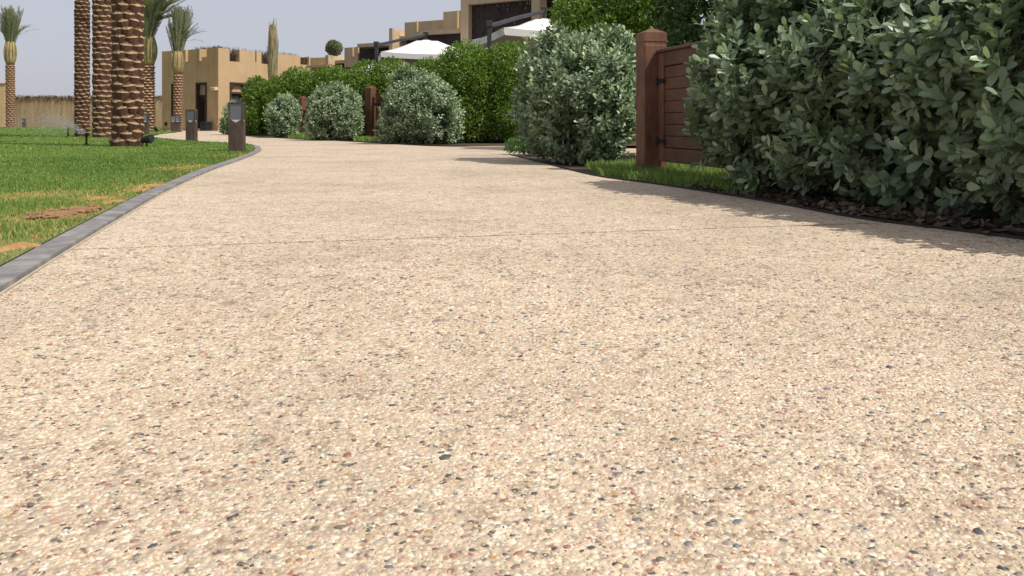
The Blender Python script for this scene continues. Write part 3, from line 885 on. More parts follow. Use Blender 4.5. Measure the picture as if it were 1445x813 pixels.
# feathery herb at the shrub's foot
c = G(725, 219)
green_shrub('low_herb', [(c.x + .12, c.y + .15, .10, .24, .2, .15), (c.x + .35, c.y - .1, .09, .2, .2, .13)], 2600, .03, 'low feathery green herb at foot of tall silver shrub', 'plant', 'herb', nst=2)

# dry leaf litter below the hedge
n_ = 2600
t = rng.random(n_); li = [Vector(p) for p in right_near_line if 1.2 < p.y < 5.6]
idx = (t * (len(li) - 1)).astype(int); fr = t * (len(li) - 1) - idx
lx = np.array([li[i].lerp(li[min(i + 1, len(li) - 1)], f).to_tuple() for i, f in zip(idx, fr)])
P = lx + np.stack([np.abs(rng.normal(0.1, .22, n_)) + .03, rng.normal(0, .055, n_), rng.uniform(.0, .025, n_)], 1)
d = np.stack([rng.normal(size=n_), rng.normal(size=n_), rng.normal(0, .25, n_)], 1)
nr = np.stack([rng.normal(0, .4, n_), rng.normal(0, .4, n_), np.ones(n_)], 1)
tag(link('leaf_litter', leaves_mesh('leaf_litter', P, frames(d, nr), .055 * rng.uniform(.6, 1.2, n_), rng.random(n_), M['litter'])), 'dry brown fallen leaves lying below the big silver hedge', 'leaf litter', kind='stuff')

# ================================================================= GATES
def gate_post(loc, rz, label, w=.215, h=1.26):
    root = thing('gate_post', loc, label, 'gate post', 'wooden gate posts', rz)
    MB().box((0, 0, (h - .12) / 2 - .02), (w, w, h - .08)).build('shaft', M['wood'], root, bevel=.008)
    MB().box((0, 0, h - .105), (w * .95, w * .95, .03)).build('neck', M['wood'], root)
    mb = MB(); mb.box((0, 0, h - .05), (w, w, .08)); mb.box((0, 0, h + .0125), (w - .004, w - .004, .044), taper=.12)
    mb.build('cap', M['wood'], root)
    return root
def gate(loc, rz, W, Hh, label, nb=7):
    """leaf from the hinge at the origin along +X, face towards -Y"""
    root = thing('wooden_gate', loc, label, 'gate', 'low wooden garden gates', rz)
    z0 = .10
    for x in (.05, W - .05): MB().box((x, 0, (Hh + z0) / 2), (.10, .06, Hh - z0)).build('stile', M['wood'], root, bevel=.005)
    MB().box((W / 2, 0, Hh - .06), (W - .204, .055, .12)).build('rail', M['woodh'], root, bevel=.004)
    MB().box((W / 2, 0, z0 + .06), (W - .204, .055, .12)).build('rail', M['woodh'], root, bevel=.004)
    MB().box((W / 2, 0, Hh + .016), (W + .02, .10, .028)).build('coping', M['woodh'], root, bevel=.006)
    zz0, zz1 = z0 + .124, Hh - .124
    bh = (zz1 - zz0) / nb
    me = MB().box((0, 0, 0), (W - .206, .034, bh - .0025)).mesh('board', M['woodh'], bevel=.005)
    for k in range(nb):
        o = link('board', me, root)
        o.location = (W / 2, .004 + random.uniform(-.002, .002), zz0 + bh * (k + .5))
        o.rotation_euler = (random.uniform(-.012, .012), 0, 0)
    MB().box((W / 2, .026, (z0 + Hh) / 2), (W - .21, .012, Hh - z0 - .20)).build('back_panel', M['woodh'], root)
    for z in (.28, Hh - .25):
        hg = MB(); hg.box((.06, -.036, z), (.14, .008, .035)); hg.tube([(-.012, -.036, z - .035), (-.012, -.036, z + .035)], .011, 8)
        hg.build('hinge', M['iron'], root)
    return root
pg = Vector((XP(919, 7.28), 7.28, 0))      # the gate runs towards the camera along the path edge
gate_post((pg.x, pg.y, 0), R(12), 'tall red brown gate post in front of sunlit green tree')
hx = pg + Vector((math.cos(R(-78)), math.sin(R(-78)), 0)) * .125 + Vector((.045, .01, 0))
gate((hx.x, hx.y, 0), R(-76), 1.15, 1.06, 'front red brown gate of horizontal boards, half hidden by hedge')
p2 = Vector((XP(523, 20.3), 20.3, 0))
gate_post((p2.x, p2.y, 0), R(-32), 'red brown gate post right of the wide silver shrub', h=1.32)
gate((p2.x + .16, p2.y - .10, 0), R(-40), 1.3, 1.14, 'second red brown gate left of the rounded silver shrub')
p3 = Vector((XP(427, 25.2), 25.2, 0))
gate_post((p3.x, p3.y, 0), R(-38), 'farthest red brown gate post left of wide silver shrub', h=1.22)
gate((p3.x + .16, p3.y - .11, 0), R(-42), 1.2, .9, 'farthest low gate, mostly behind the wide silver shrub')

# ================================================================= BOLLARDS
def bollard(loc, rz, label, w=.205, h=.73):
    root = thing('bollard_light', loc, label, 'bollard', 'lantern bollards along the path', rz)
    hb = h * .60
    MB().box((0, 0, hb / 2), (w, w, hb)).build('body', M['rust'], root, bevel=.004)
    MB().box((0, 0, .012), (w + .05, w + .05, .025)).build('base_plate', M['rust'], root, bevel=.003)
    hw = w / 2
    # head: four corner posts, frosted panes with pointed foot, lattice in front, cap
    for sx in (-1, 1):
        for sy in (-1, 1):
            MB().box((sx * (hw - .010), sy * (hw - .010), hb + (h - hb) / 2 - .008), (.020, .020, h - hb - .018)).build('corner_post', M['rust'], root)
    MB().box((0, 0, h - .012), (w + .004, w + .004, .026)).build('cap', M['rust'], root, bevel=.004)
    for k in range(4):
        a = k * math.pi / 2
        ca, sa = math.cos(a), math.sin(a)
        rot = lambda x, y, z: (x * ca - y * sa, x * sa + y * ca, z)
        mb = MB(); i_ = hw - .021
        vs = []
        for y in (-hw + .012, -hw + .02):
            vs += [rot(-i_, y, hb + .001), rot(i_, y, hb + .001), rot(i_, y, h - .027), rot(-i_, y, h - .027)]
        mb.add(vs, [(0, 1, 2, 3), (7, 6, 5, 4), (0, 4, 5, 1), (1, 5, 6, 2), (2, 6, 7, 3), (3, 7, 4, 0)])
        mb.build('pane', M['frost'], root)
        # apron corners below the pointed foot
        mb = MB(); y0, y1 = -hw + .002, -hw + .0105
        for sx in (-1, 1):
            tri = [(sx * i_, hb + .0012), (0, hb + .0012), (sx * i_, hb + .05)]
            if sx > 0: tri = [tri[0], tri[2], tri[1]]
            vs = [rot(x, y0, z) for x, z in tri] + [rot(x, y1, z) for x, z in tri]
            mb.add(vs, [(0, 2, 1), (3, 4, 5), (0, 1, 4, 3), (1, 2, 5, 4), (2, 0, 3, 5)])
        mb.build('apron', M['rust'], root)
        # lattice: small stars of crossed bars
        mb = MB(); nx_, nz_ = 6, 8
        dx, dz = 2 * i_ / nx_, (h - .027 - hb - .05) / nz_
        for ix in range(nx_):
            for iz in range(nz_):
                cx, cz = -i_ + dx * (ix + .5), hb + .045 + dz * (iz + .5)
                for s_ in (-1, 1):
                    ex, ez = dx * .5, dz * .5 * s_
                    nx2, nz2 = -ez, ex
                    ll = math.hypot(nx2, nz2); nx2, nz2 = nx2 / ll * .0025, nz2 / ll * .0025
                    yq = y1 - .001 * (s_ + 1) - .002
                    q = [(cx - ex - nx2, cz - ez - nz2), (cx + ex - nx2, cz + ez - nz2), (cx + ex + nx2, cz + ez + nz2), (cx - ex + nx2, cz - ez + nz2)]
                    mb.add([rot(x, yq, z) for x, z in q] + [rot(x, y1 + .0012, z) for x, z in q], [(0, 1, 2, 3), (0, 4, 5, 1), (1, 5, 6, 2), (2, 6, 7, 3), (3, 7, 4, 0)])
        tag(mb.build('lattice', M['mast'], root), kind='stuff')
    return root
b0 = bollard(G(334.5, 216), R(8), 'nearest brown lantern bollard with lattice head at kerb bend')
def bcopy(loc, rz, label):
    c = copy_tree(b0); c.location = loc; c.rotation_euler = (0, 0, rz); c['label'] = label
    return c
bcopy(Vector((XP(270.5, 18.2), 18.2, 0)), R(4), 'second brown lantern bollard on lawn edge before the shaded doors')
bcopy(Vector((XP(251, 35.5), 35.5, 0)), R(15), 'far small bollard right of the pair near the slim palm')
bcopy(Vector((XP(244.5, 37), 37, 0)), R(15), 'far small bollard left of the pair near the slim palm')
bcopy(Vector((XP(205.5, 26.5), 26.5, 0)), R(10), 'bollard half hidden behind the thickest palm trunk')
bcopy(Vector((XP(34, 60), 60, 0)), R(10), 'tiny faraway bollard on lawn before the reed fence')

# ================================================================= PALMS
def boot_mesh(Rr, w, h, seed):
    r_ = random.Random(seed)
    j = lambda s: r_.uniform(-s, s)
    up = [(-.54, .03, .028), (-.25, .075 + j(.03), .050), (0, .10 + j(.04), .058), (.25, .075 + j(.03), .050), (.54, .03, .028)]
    lo = [(-.27, -.02 + j(.025), .055), (0 + j(.1), -.055 + j(.04), .062), (.27, -.02 + j(.025), .055)]
    bt = [(-.22, -.62, .012), (0, -.95, .004), (.22, -.62, .012)]
    bk = [(-.5, .22, -.02), (0, .34, -.02), (.5, .22, -.02)]
    sd = [(-.5, -.3, -.01), (.5, -.3, -.01)]
    pts = []
    for (x, y, z) in up + lo + bt + bk + sd:
        rr = Rr + z * (Rr / .27)
        a = x * w / Rr
        pts.append((math.sin(a) * rr, y * h, math.cos(a) * rr - Rr))
    mb = MB()
    mb.add(pts, [(0, 5, 1), (1, 5, 6, 2), (2, 6, 7, 3), (3, 7, 4)], 1)
    mb.add(pts, [(0, 8, 5), (5, 8, 9, 6), (6, 9, 10, 7), (7, 10, 4), (0, 14, 8), (4, 10, 15),
                 (0, 1, 11), (1, 2, 12, 11), (2, 3, 13, 12), (3, 4, 13)], 0)
    return mb.mesh('leaf_base', [M['boot'], M['cut']])
def frond(mb_list, base, az, el, L, droop, nl=34, wl=.20):
    """one frond: points of its rachis and leaflets added to lists (V, F, T)"""
    V, F, T = mb_list
    d0 = Vector((math.cos(az) * math.cos(el), math.sin(az) * math.cos(el), math.sin(el)))
    p = Vector(base); d = d0.copy(); pts = [p.copy()]
    N = 10
    for i in range(N):
        d = (d + Vector((0, 0, -droop / N))).normalized()
        p = p + d * (L / N); pts.append(p.copy())
    side = d0.cross(Vector((0, 0, 1)))
    if side.length < .1: side = Vector((math.sin(az), -math.cos(az), 0))
    side.normalize()
    t0 = random.uniform(.1, .6)
    for i in range(N):                                      # rachis
        a, b_ = pts[i], pts[i + 1]
        w0, w1 = .022 * (1 - i / N) + .005, .022 * (1 - (i + 1) / N) + .005
        o = len(V); V += [a - side * w0, a + side * w0, b_ + side * w1, b_ - side * w1]; F.append((o, o + 1, o + 2, o + 3)); T += [.85] * 4
    for k in range(nl):
        s = .12 + .88 * k / nl
        i = min(int(s * N), N - 1); q = pts[i].lerp(pts[i + 1], s * N - i); dd = (pts[i + 1] - pts[i]).normalized()
        upv = side.cross(dd)
        ll = wl * (1.0 if s > .3 else .6) * (1 - .55 * max(0, s - .6) / .4) * L / 2.2
        for sg in (-1, 1):
            dl = (dd * random.uniform(.75, 1.1) + side * sg * random.uniform(.45, .75) + upv * random.uniform(.05, .4)).normalized()
            tip = q + dl * ll + Vector((0, 0, -ll * .12))
            wv = dd * (.030 * L / 2.2)
            o = len(V); V += [q - wv, q + wv, q.lerp(tip, .6) + wv * .8, tip]; F.append((o, o + 1, o + 2, o + 3)); tt = min(1, max(0, t0 + random.uniform(-.15, .2))); T += [tt] * 4
def fronds_obj(specs, root):
    V, F, T = [], [], []
    for s in specs: frond((V, F, T), *s)
    me = mesh_np('fronds', np.array([tuple(v) for v in V]), np.array(F), M['frond'], np.array(T))
    tag(link('fronds', me, root), kind='stuff')
def big_palm(loc, r0, Hh, rows, per, label, lean=(0, 0), seed=1, bw=.30, bh=.16):
    root = thing('date_palm', loc, label, 'palm tree', 'date palms on the lawn')
    prof = [(r0 * 1.10, -.03), (r0 * 1.12, .05), (r0 * 1.0, .16)] + [(r0 * .93, z) for z in np.linspace(.3, Hh, 12)]
    tr = MB().lathe([(a * .93, b_) for a, b_ in prof], 20, wob=.02).build('trunk', M['core'], root, smooth=True)
    meshes = [boot_mesh(r0 * .93, bw, bh, seed * 10 + k) for k in range(6)]
    dz = Hh / rows
    for i in range(rows):
        z = .10 + dz * (i + .2)
        if z > Hh: break
        for k in range(per):
            a = 2 * math.pi * (k + .5 * (i % 2)) / per + i * .045 + random.uniform(-.07, .07)
            o = link('leaf_base', random.choice(meshes), root)
            rr = r0 * .93 * (1.07 if z < .16 else 1.0)
            Rm = Matrix.Rotation(a, 4, 'Z') @ Matrix(((0, 0, 1, 0), (1, 0, 0, 0), (0, 1, 0, 0), (0, 0, 0, 1)))
            s = random.uniform(.86, 1.12)
            o.matrix_basis = Matrix.Translation((0, 0, z + random.uniform(-.022, .022))) @ Rm @ Matrix.Translation((0, 0, rr)) @ Matrix.Rotation(random.uniform(-.16, .16), 4, 'Z') @ Matrix.Diagonal((s, s, random.uniform(.8, 1.3), 1))
    MB().lathe([(r0 * .9, Hh - .05), (r0 * 1.25, Hh + .35), (r0 * 1.2, Hh + .8), (r0 * .6, Hh + 1.3)], 14, wob=.05).build('crown_shaft', M['fibre'], root, smooth=True)
    fr = []
    for k in range(30):
        fr.append(((0, 0, Hh + .9), random.uniform(0, 6.28), R(random.uniform(35, 86)), random.uniform(2.0, 2.8), random.uniform(.3, 1.1), 30, .22))
    fronds_obj(fr, root)
    root.rotation_euler = (lean[0], lean[1], random.uniform(0, 1))
    return root
pA = Vector((XP(180, 13.9), 13.9, 0)); pB = Vector((XP(144, 21.5), 21.5, 0)); pC = Vector((XP(116, 23.2), 23.2, 0))
big_palm(pA, .232, 4.9, 36, 7, 'thickest date palm trunk beside the black spotlight', seed=1, bw=.205, bh=.25)
big_palm(pB, .212, 5.4, 38, 7, 'middle one of three thick date palm trunks', seed=2, bw=.195, bh=.25)
big_palm(pC, .186, 4.0, 35, 8, 'left one of three thick trunks, nearest the sprinkler spray', seed=3, bw=.14, bh=.20)

def far_palm(loc, r0, Hh, label, bulb, fr_specs, petioles=0, mat='redtrunk', lean=0.0, seed=0):
    root = thing('date_palm', loc, label, 'palm tree', 'date palms on the lawn')
    random.seed(seed)
    MB().lathe([(r0 * 1.05, -.03)] + [(r0 * (.92 + .03 * (i % 2)), z) for i, z in enumerate(np.linspace(.05, Hh, 16))], 12).build('trunk', M[mat], root, smooth=True)
    mb = MB(); nrow = max(8, int(Hh / .13))
    for i in range(nrow):
        for k in range(7):
            a = 2 * math.pi * (k + .5 * (i % 2)) / 7 + i * .04
            z = .08 + (Hh - .1) * i / nrow
            ca, sa = math.cos(a), math.sin(a)
            w_ = r0 * .46
            P = lambda t, rr, zz: (ca * rr - sa * t, sa * rr + ca * t, zz)
            mb.add([P(-w_, r0 * .93, z), P(0, r0 * 1.17, z - .005), P(w_, r0 * .93, z), P(0, r0 * 1.09, z + .045), P(0, r0 * .9, z - .12)],
                   [(0, 1, 3), (1, 2, 3)], 1)
            mb.add([P(-w_, r0 * .93, z), P(0, r0 * 1.17, z - .005), P(w_, r0 * .93, z), P(0, r0 * .9, z - .12)], [(0, 3, 1), (1, 3, 2)], 0)
    tag(mb.build('leaf_bases', [M[mat], M['cut']], root), kind='stuff')
    if bulb: MB().lathe([(r * 1.0, Hh + z) for r, z in bulb], 14, wob=.05).build('crown_shaft', M['fibre'], root, smooth=True)
    if petioles:
        mb = MB(); hb_ = bulb[-1][1]
        for k in range(petioles):
            a = 2 * math.pi * k / petioles + random.uniform(-.1, .1)
            pts = []
            for t in np.linspace(0, 1, 6):
                rr = (r0 * .9 + r0 * .48 * math.sin(math.pi * min(1, t * 1.05)) ** .8)
                pts.append((math.cos(a) * rr, math.sin(a) * rr, Hh + .05 + t * hb_))
            mb.tube(pts, [r0 * .17, r0 * .145, r0 * .12, r0 * .10, r0 * .095, r0 * .085], 5)
        tag(mb.build('petioles', M['petiole'], root), kind='stuff')
    fronds_obj(fr_specs, root)
    root.rotation_euler = (0, lean, 0)
    return root
M['petiole'] = noisy_mat('green_yellow_petiole', (0.19, 0.18, 0.075), (0.31, 0.29, 0.13), 5, bstr=0)
def tied(Hb, n, L0, L1, el0, el1, droop=.25, nl=30, wl=.16, azb=None):
    out = []
    for k in range(n):
        az = random.uniform(0, 6.28) if azb is None else azb + random.gauss(0, .7)
        out.append(((random.uniform(-.1, .1), random.uniform(-.1, .1), Hb), az, R(random.uniform(el0, el1)), random.uniform(L0, L1), droop * random.uniform(.4, 1.6), nl, wl))
    return out
def wrapped(zb, zt):
    out = []
    for k in range(110):
        a = random.uniform(0, 6.28); z0 = zb + random.uniform(.1, (zt - zb) * .75)
        r_ = .15 if z0 > zb + 1.45 else .21
        out.append(((r_ * math.cos(a), r_ * math.sin(a), z0), a, R(random.uniform(84, 91)), random.uniform(.5, .9), .02, 22, .16))
    return out
# left palm (px 15)
Y = 55; zb = HZ(90, Y); zt = HZ(55, Y)
far_palm(Vector((XP(14.5, Y), Y, 0)), .27, zb, 'leftmost date palm rising in front of the reed fence', [(.27, -.05), (.31, .3), (.32, .8), (.28, 1.5)], tied(zb + .8, 110, 1.6, 3.2, 71, 89, .18, 30, .30) + tied(zb + 1.5, 12, 1.5, 2.2, 48, 62, .8, 30, .3), petioles=12, seed=21)
# palm behind thick trunk (px 208)
Y = 38; zb = HZ(90, Y)
far_palm(Vector((XP(208.5, Y), Y, 0)), .29, zb, 'date palm with green cage of cut stalks beside thickest trunk', [(.29, -.05), (.31, .2), (.32, .7), (.28, 1.25)],
         tied(zb + .7, 100, 1.6, 3.2, 68, 89, .22, 30, .32) + tied(zb + 1.7, 44, 1.6, 2.5, 45, 72, .9, 30, .34, azb=0.0), petioles=16, seed=22)
# slim palm before the building (px 251)
Y = 37.5; zb = HZ(103, Y)
far_palm(Vector((XP(251, Y), Y, 0)), .19, zb, 'slim date palm standing before the shaded building doors', [(.19, -.05), (.225, .28), (.235, .6), (.19, 1.0)],
         tied(zb + .4, 110, 1.3, 2.8, 75, 90, .15, 30, .28) + tied(zb + 1.2, 10, 1.2, 1.6, 50, 66, .9, 30, .3, azb=0.0), petioles=11, seed=23)
# wrapped palm (px 384)
Y = 36; zb = HZ(112, Y); zt = HZ(28, Y)
wp = far_palm(Vector((XP(385, Y), Y, 0)), .20, zb, 'date palm with fronds wrapped tight in a column', [(.20, -.05), (.21, .25), (.22, .9), (.19, 1.5), (.15, 1.7), (.18, 1.9), (.17, zt - zb - .35), (.08, zt - zb - .2)],
              wrapped(zb, zt), mat='fibre', seed=24)
random.seed(77)
# round tree top over the low roofs (px 472)
Y = 52; zc = HZ(68, Y)
green_shrub('round_tree', [(XP(472, Y), Y, zc, .45, .45, .45), (XP(470, Y), Y, zc + .12, .36, .36, .34)], 2600, .13, 'small round topped tree above the low far roofs', 'tree', 'frond', trunk=(XP(472, Y), Y, .09), nst=2)

# ================================================================= LAWN FITTINGS
def spotlight(loc, aim, label, s=1.0):
    root = thing('spotlight', loc, label, 'spotlight', 'black garden spotlights')
    root.scale = (s, s, s)
    MB().tube([(0, 0, -.05), (0, 0, .09)], .012, 8).build('spike', M['iron'], root)
    br = MB(); br.box((-.062, 0, .11), (.006, .03, .09)); br.box((.062, 0, .11), (.006, .03, .09)); br.box((0, 0, .072), (.13, .03, .006)); br.build('bracket', M['iron'], root)
    a = Vector(aim).normalized()
    c = Vector((0, 0, .125))
    h = MB().tube([c - a * .09, c - a * .08, c + a * .02, c + a * .10], [.035, .045, .055, .058], 14).build('housing', M['iron'], root, smooth=False)
    MB().tube([c + a * .098, c + a * .104], .050, 14).build('lens', M['glass'], root)
    return root
spotlight(Vector((XP(207, 13.6), 13.6, 0.01)), (.62, -.30, .12), 'black spotlight on lawn at foot of thickest palm', 1.15)
spotlight(Vector((XP(220, 33), 33, 0.01)), (-.3, -.4, .6), 'small dark spotlight on the far lawn strip', 1.1)
def sprinkler(loc, label, s=1.0):
    root = thing('sprinkler', loc, label, 'sprinkler', 'pop up lawn sprinklers')
    root.scale = (s, s, s)
    MB().lathe([(.045, -.02), (.045, .03), (.032, .05)], 12).build('body', M['iron'], root)
    MB().tube([(0, 0, .05), (0, 0, .17)], .018, 8).build('riser', M['iron'], root)
    mb = MB(); mb.lathe([(.024, .17), (.032, .18), (.032, .225), (.02, .24)], 10); mb.tube([(-.02, .01, .2), (-.05, .03, .222)], .010, 6)
    mb.build('nozzle', M['iron'], root)
    return root
ps = Vector((XP(122, 14.6), 14.6, .01))
sprinkler(ps, 'black lawn sprinkler throwing water, left of the thick trunks', 1.0)
sprinkler(Vector((XP(96, 23.5), 23.5, .01)), 'small idle sprinkler on the lawn farther left', 1.1)
# spray: many small drops on their arcs
n_ = 5200
t = rng.random(n_) ** .8
az = np.radians(156) + rng.normal(0, .10, n_) * (.4 + t)
el = np.radians(23) + rng.normal(0, .05, n_)
v0 = 6.0 * rng.uniform(.82, 1.06, n_)
tf = 2 * v0 * np.sin(el) / 9.81
tt = t * tf * .98
hx_ = v0 * np.cos(el) * tt * (1 - .25 * t)
P = np.stack([ps.x + np.cos(az) * hx_, ps.y + np.sin(az) * hx_, .22 + v0 * np.sin(el) * tt - 4.9 * tt ** 2], 1)
P += rng.normal(0, 1, (n_, 3)) * (.008 + .20 * t)[:, None] * np.array([1, 1, .8])
ok = P[:, 2] > .03
P = P[ok]; n_ = len(P)
s_ = rng.uniform(.003, .0062, n_) * (1.1 - .65 * t[ok])
OCT = np.array([(1, 0, 0), (-1, 0, 0), (0, 1, 0), (0, -1, 0), (0, 0, 1), (0, 0, -1)])
OF = np.array([(0, 2, 4), (2, 1, 4), (1, 3, 4), (3, 0, 4), (2, 0, 5), (1, 2, 5), (3, 1, 5), (0, 3, 5)])
V = (OCT[None] * s_[:, None, None] + P[:, None]).reshape(-1, 3)
sp = link('water_spray', mesh_np('water_spray', V, (np.arange(n_)[:, None, None] * 6 + OF).reshape(-1, 3), M['water'], smooth=True))
tag(sp, 'fine white water spray arcing left from the black sprinkler', 'water spray', kind='stuff')

# ================================================================= REED FENCE
fence = thing('reed_fence', (0, 66, 0), 'tall reed fence with ragged frond top behind the lawn', 'fence')
mb = MB(); fr_ = MB()
zt = HZ(135, 66)
x = XP(-60, 66)
xe = XP(236, 66)
while x < xe:
    w_ = random.uniform(.07, .16)
    hh = zt * random.uniform(.93, .985)
    mb.box((x, random.uniform(-.012, .012), hh / 2), (w_ + .02, .09, hh), rz=random.uniform(-.06, .06))
    for k in range(6):
        b_ = Vector((x + random.uniform(-.1, .1), -.08 + random.uniform(-.05, .05), zt * random.uniform(.93, 1.0)))
        tip = b_ + Vector((random.uniform(-.22, .22), random.uniform(-.12, -.02), random.choice([random.uniform(-.55, -.15), random.uniform(.02, .16)])))
        wv = Vector((random.uniform(.02, .05), 0, 0)); q = Vector((0, .03, 0))
        fr_.add([b_ - wv, b_ + wv, tip, b_ + q], [(0, 1, 2), (1, 3, 2), (3, 0, 2), (0, 3, 1)])
    x += w_ * .95
tag(mb.build('reeds', M['reed'], fence), kind='stuff')
tag(fr_.build('thatch_fringe', M['thatch'], fence), kind='stuff')
MB().box(((x + XP(-60, 66)) / 2, .12, zt * .62), (x - XP(-60, 66), .08, .10)).build('rail', M['thatch'], fence)
# taller tan gate pier at the far left
pier = thing('boundary_pier', (XP(2, 64.5), 64.5, 0), 'tan masonry pier left of the leftmost palm', 'pier')
zp = HZ(119, 64.5)
MB().box((0, 0, zp / 2), (1.0, .7, zp)).build('shaft', M['stucco'], pier, bevel=.02)
MB().box((0, 0, zp + .06), (1.16, .86, .12)).build('coping', M['stucco'], pier, bevel=.02)

# ================================================================= BUILDINGS
BA = R(29.5)
d1 = Vector((-math.cos(BA), math.sin(BA), 0))       # along the shaded front, leftwards
d2 = Vector((math.sin(BA), math.cos(BA), 0))        # along the sunlit side, away
def on_line(Cc_, d, px):
    u = (px - CX) / FPX * CP
    s = (u * Cc_.y - Cc_.x) / (d.x - u * d.y)
    return s
def wall_holes(mb, C0, d, nrm, L, H0, H1, holes, T=.3, mi=0):
    """wall from C0 along d, outer face on nrm side, thickness T inwards, holes = (u0,u1,z0,z1)"""
    us = sorted({0.0, L, *[q for h_ in holes for q in h_[:2]]}); zs = sorted({H0, H1, *[q for h_ in holes for q in h_[2:]]})
    us = [u for u in us if 0 <= u <= L]; zs = [z for z in zs if H0 <= z <= H1]
    solid = {}
    for i in range(len(us) - 1):
        for k in range(len(zs) - 1):
            cu, cz = (us[i] + us[i + 1]) / 2, (zs[k] + zs[k + 1]) / 2
            solid[i, k] = not any(a < cu < b_ and c < cz < e_ for a, b_, c, e_ in holes)
    up = Vector((0, 0, 1))
    P = lambda u, z, q: C0 + d * u + up * z - nrm * q
    flip = d.cross(up).dot(nrm) < 0
    def quad(a, b_, c, e_, f=False):
        vs = [a, b_, c, e_]
        mb.add(vs[::-1] if (flip != f) else vs, [(0, 1, 2, 3)], mi)
    for (i, k), s in solid.items():
        if not s: continue
        u0, u1, z0, z1 = us[i], us[i + 1], zs[k], zs[k + 1]
        quad(P(u0, z0, 0), P(u1, z0, 0), P(u1, z1, 0), P(u0, z1, 0))
        quad(P(u0, z0, T), P(u1, z0, T), P(u1, z1, T), P(u0, z1, T), True)
        if not solid.get((i - 1, k)): quad(P(u0, z0, 0), P(u0, z1, 0), P(u0, z1, T), P(u0, z0, T))
        if not solid.get((i + 1, k)): quad(P(u1, z0, 0), P(u1, z1, 0), P(u1, z1, T), P(u1, z0, T), True)
        if not solid.get((i, k - 1)): quad(P(u0, z0, 0), P(u0, z0, T), P(u1, z0, T), P(u1, z0, 0))
        if not solid.get((i, k + 1)): quad(P(u0, z1, 0), P(u0, z1, T), P(u1, z1, T), P(u1, z1, 0), True)
    return P

YC = 40.0
C = Vector((XP(308, YC), YC, 0))
fort = thing('adobe_building', C, 'tan fort like building with notched parapet and dark doors', 'building')
O0 = Vector((0, 0, 0))
def uL(px): return on_line(C, d1, px)
def uR(px): return on_line(C, d2, px)
def zL(py, px): return HZ(py, (C + d1 * uL(px)).y)
def zR(py, px): return HZ(py, (C + d2 * uR(px)).y)
n1 = Vector((-math.sin(BA), -math.cos(BA), 0)); n2 = Vector((math.cos(BA), -math.sin(BA), 0))
Htop = HZ(67.5, YC)
LL, LR = uL(228.5), uR(442)
zd, zl = 2.05, 2.62
# shaded front: two door bays, parapet notches
doors = [(uL(292), uL(276.5), .12, zL(116.5, 284)), (uL(257), uL(242), .12, zL(118, 250))]
nz = zL(80.5, 287)
notches = [(uL(291.5), uL(283.5), nz, Htop + 1), (uL(262.5), uL(250), nz - .28, nz + .45)]
mb = MB()
wall_holes(mb, O0, d1, n1, LL, 0, Htop, [doors[0], doors[1], notches[0]], .35)
mb.build('front_wall', M['stucco'], fort)
# sunlit side
wx0, wx1 = uR(324), uR(349)
win = (wx0, wx1, .6, zR(116.5, 336))
sn = [(uR(324), uR(338), zR(87, 331), Htop + 1), (uR(369), uR(386), zR(90.5, 377), Htop + 1), (uR(424), uR(436), zR(91.5, 430), Htop + 1), (uR(360.3), uR(361.8), zR(88, 361), Htop + 1)]
mb = MB()
wall_holes(mb, O0 + d2 * .352, d2, n2, LR - .35, 0, Htop, [(a - .352, b_ - .352, c, e_) for a, b_, c, e_ in [win] + sn], .35)
mb.build('side_wall', M['stucco'], fort)
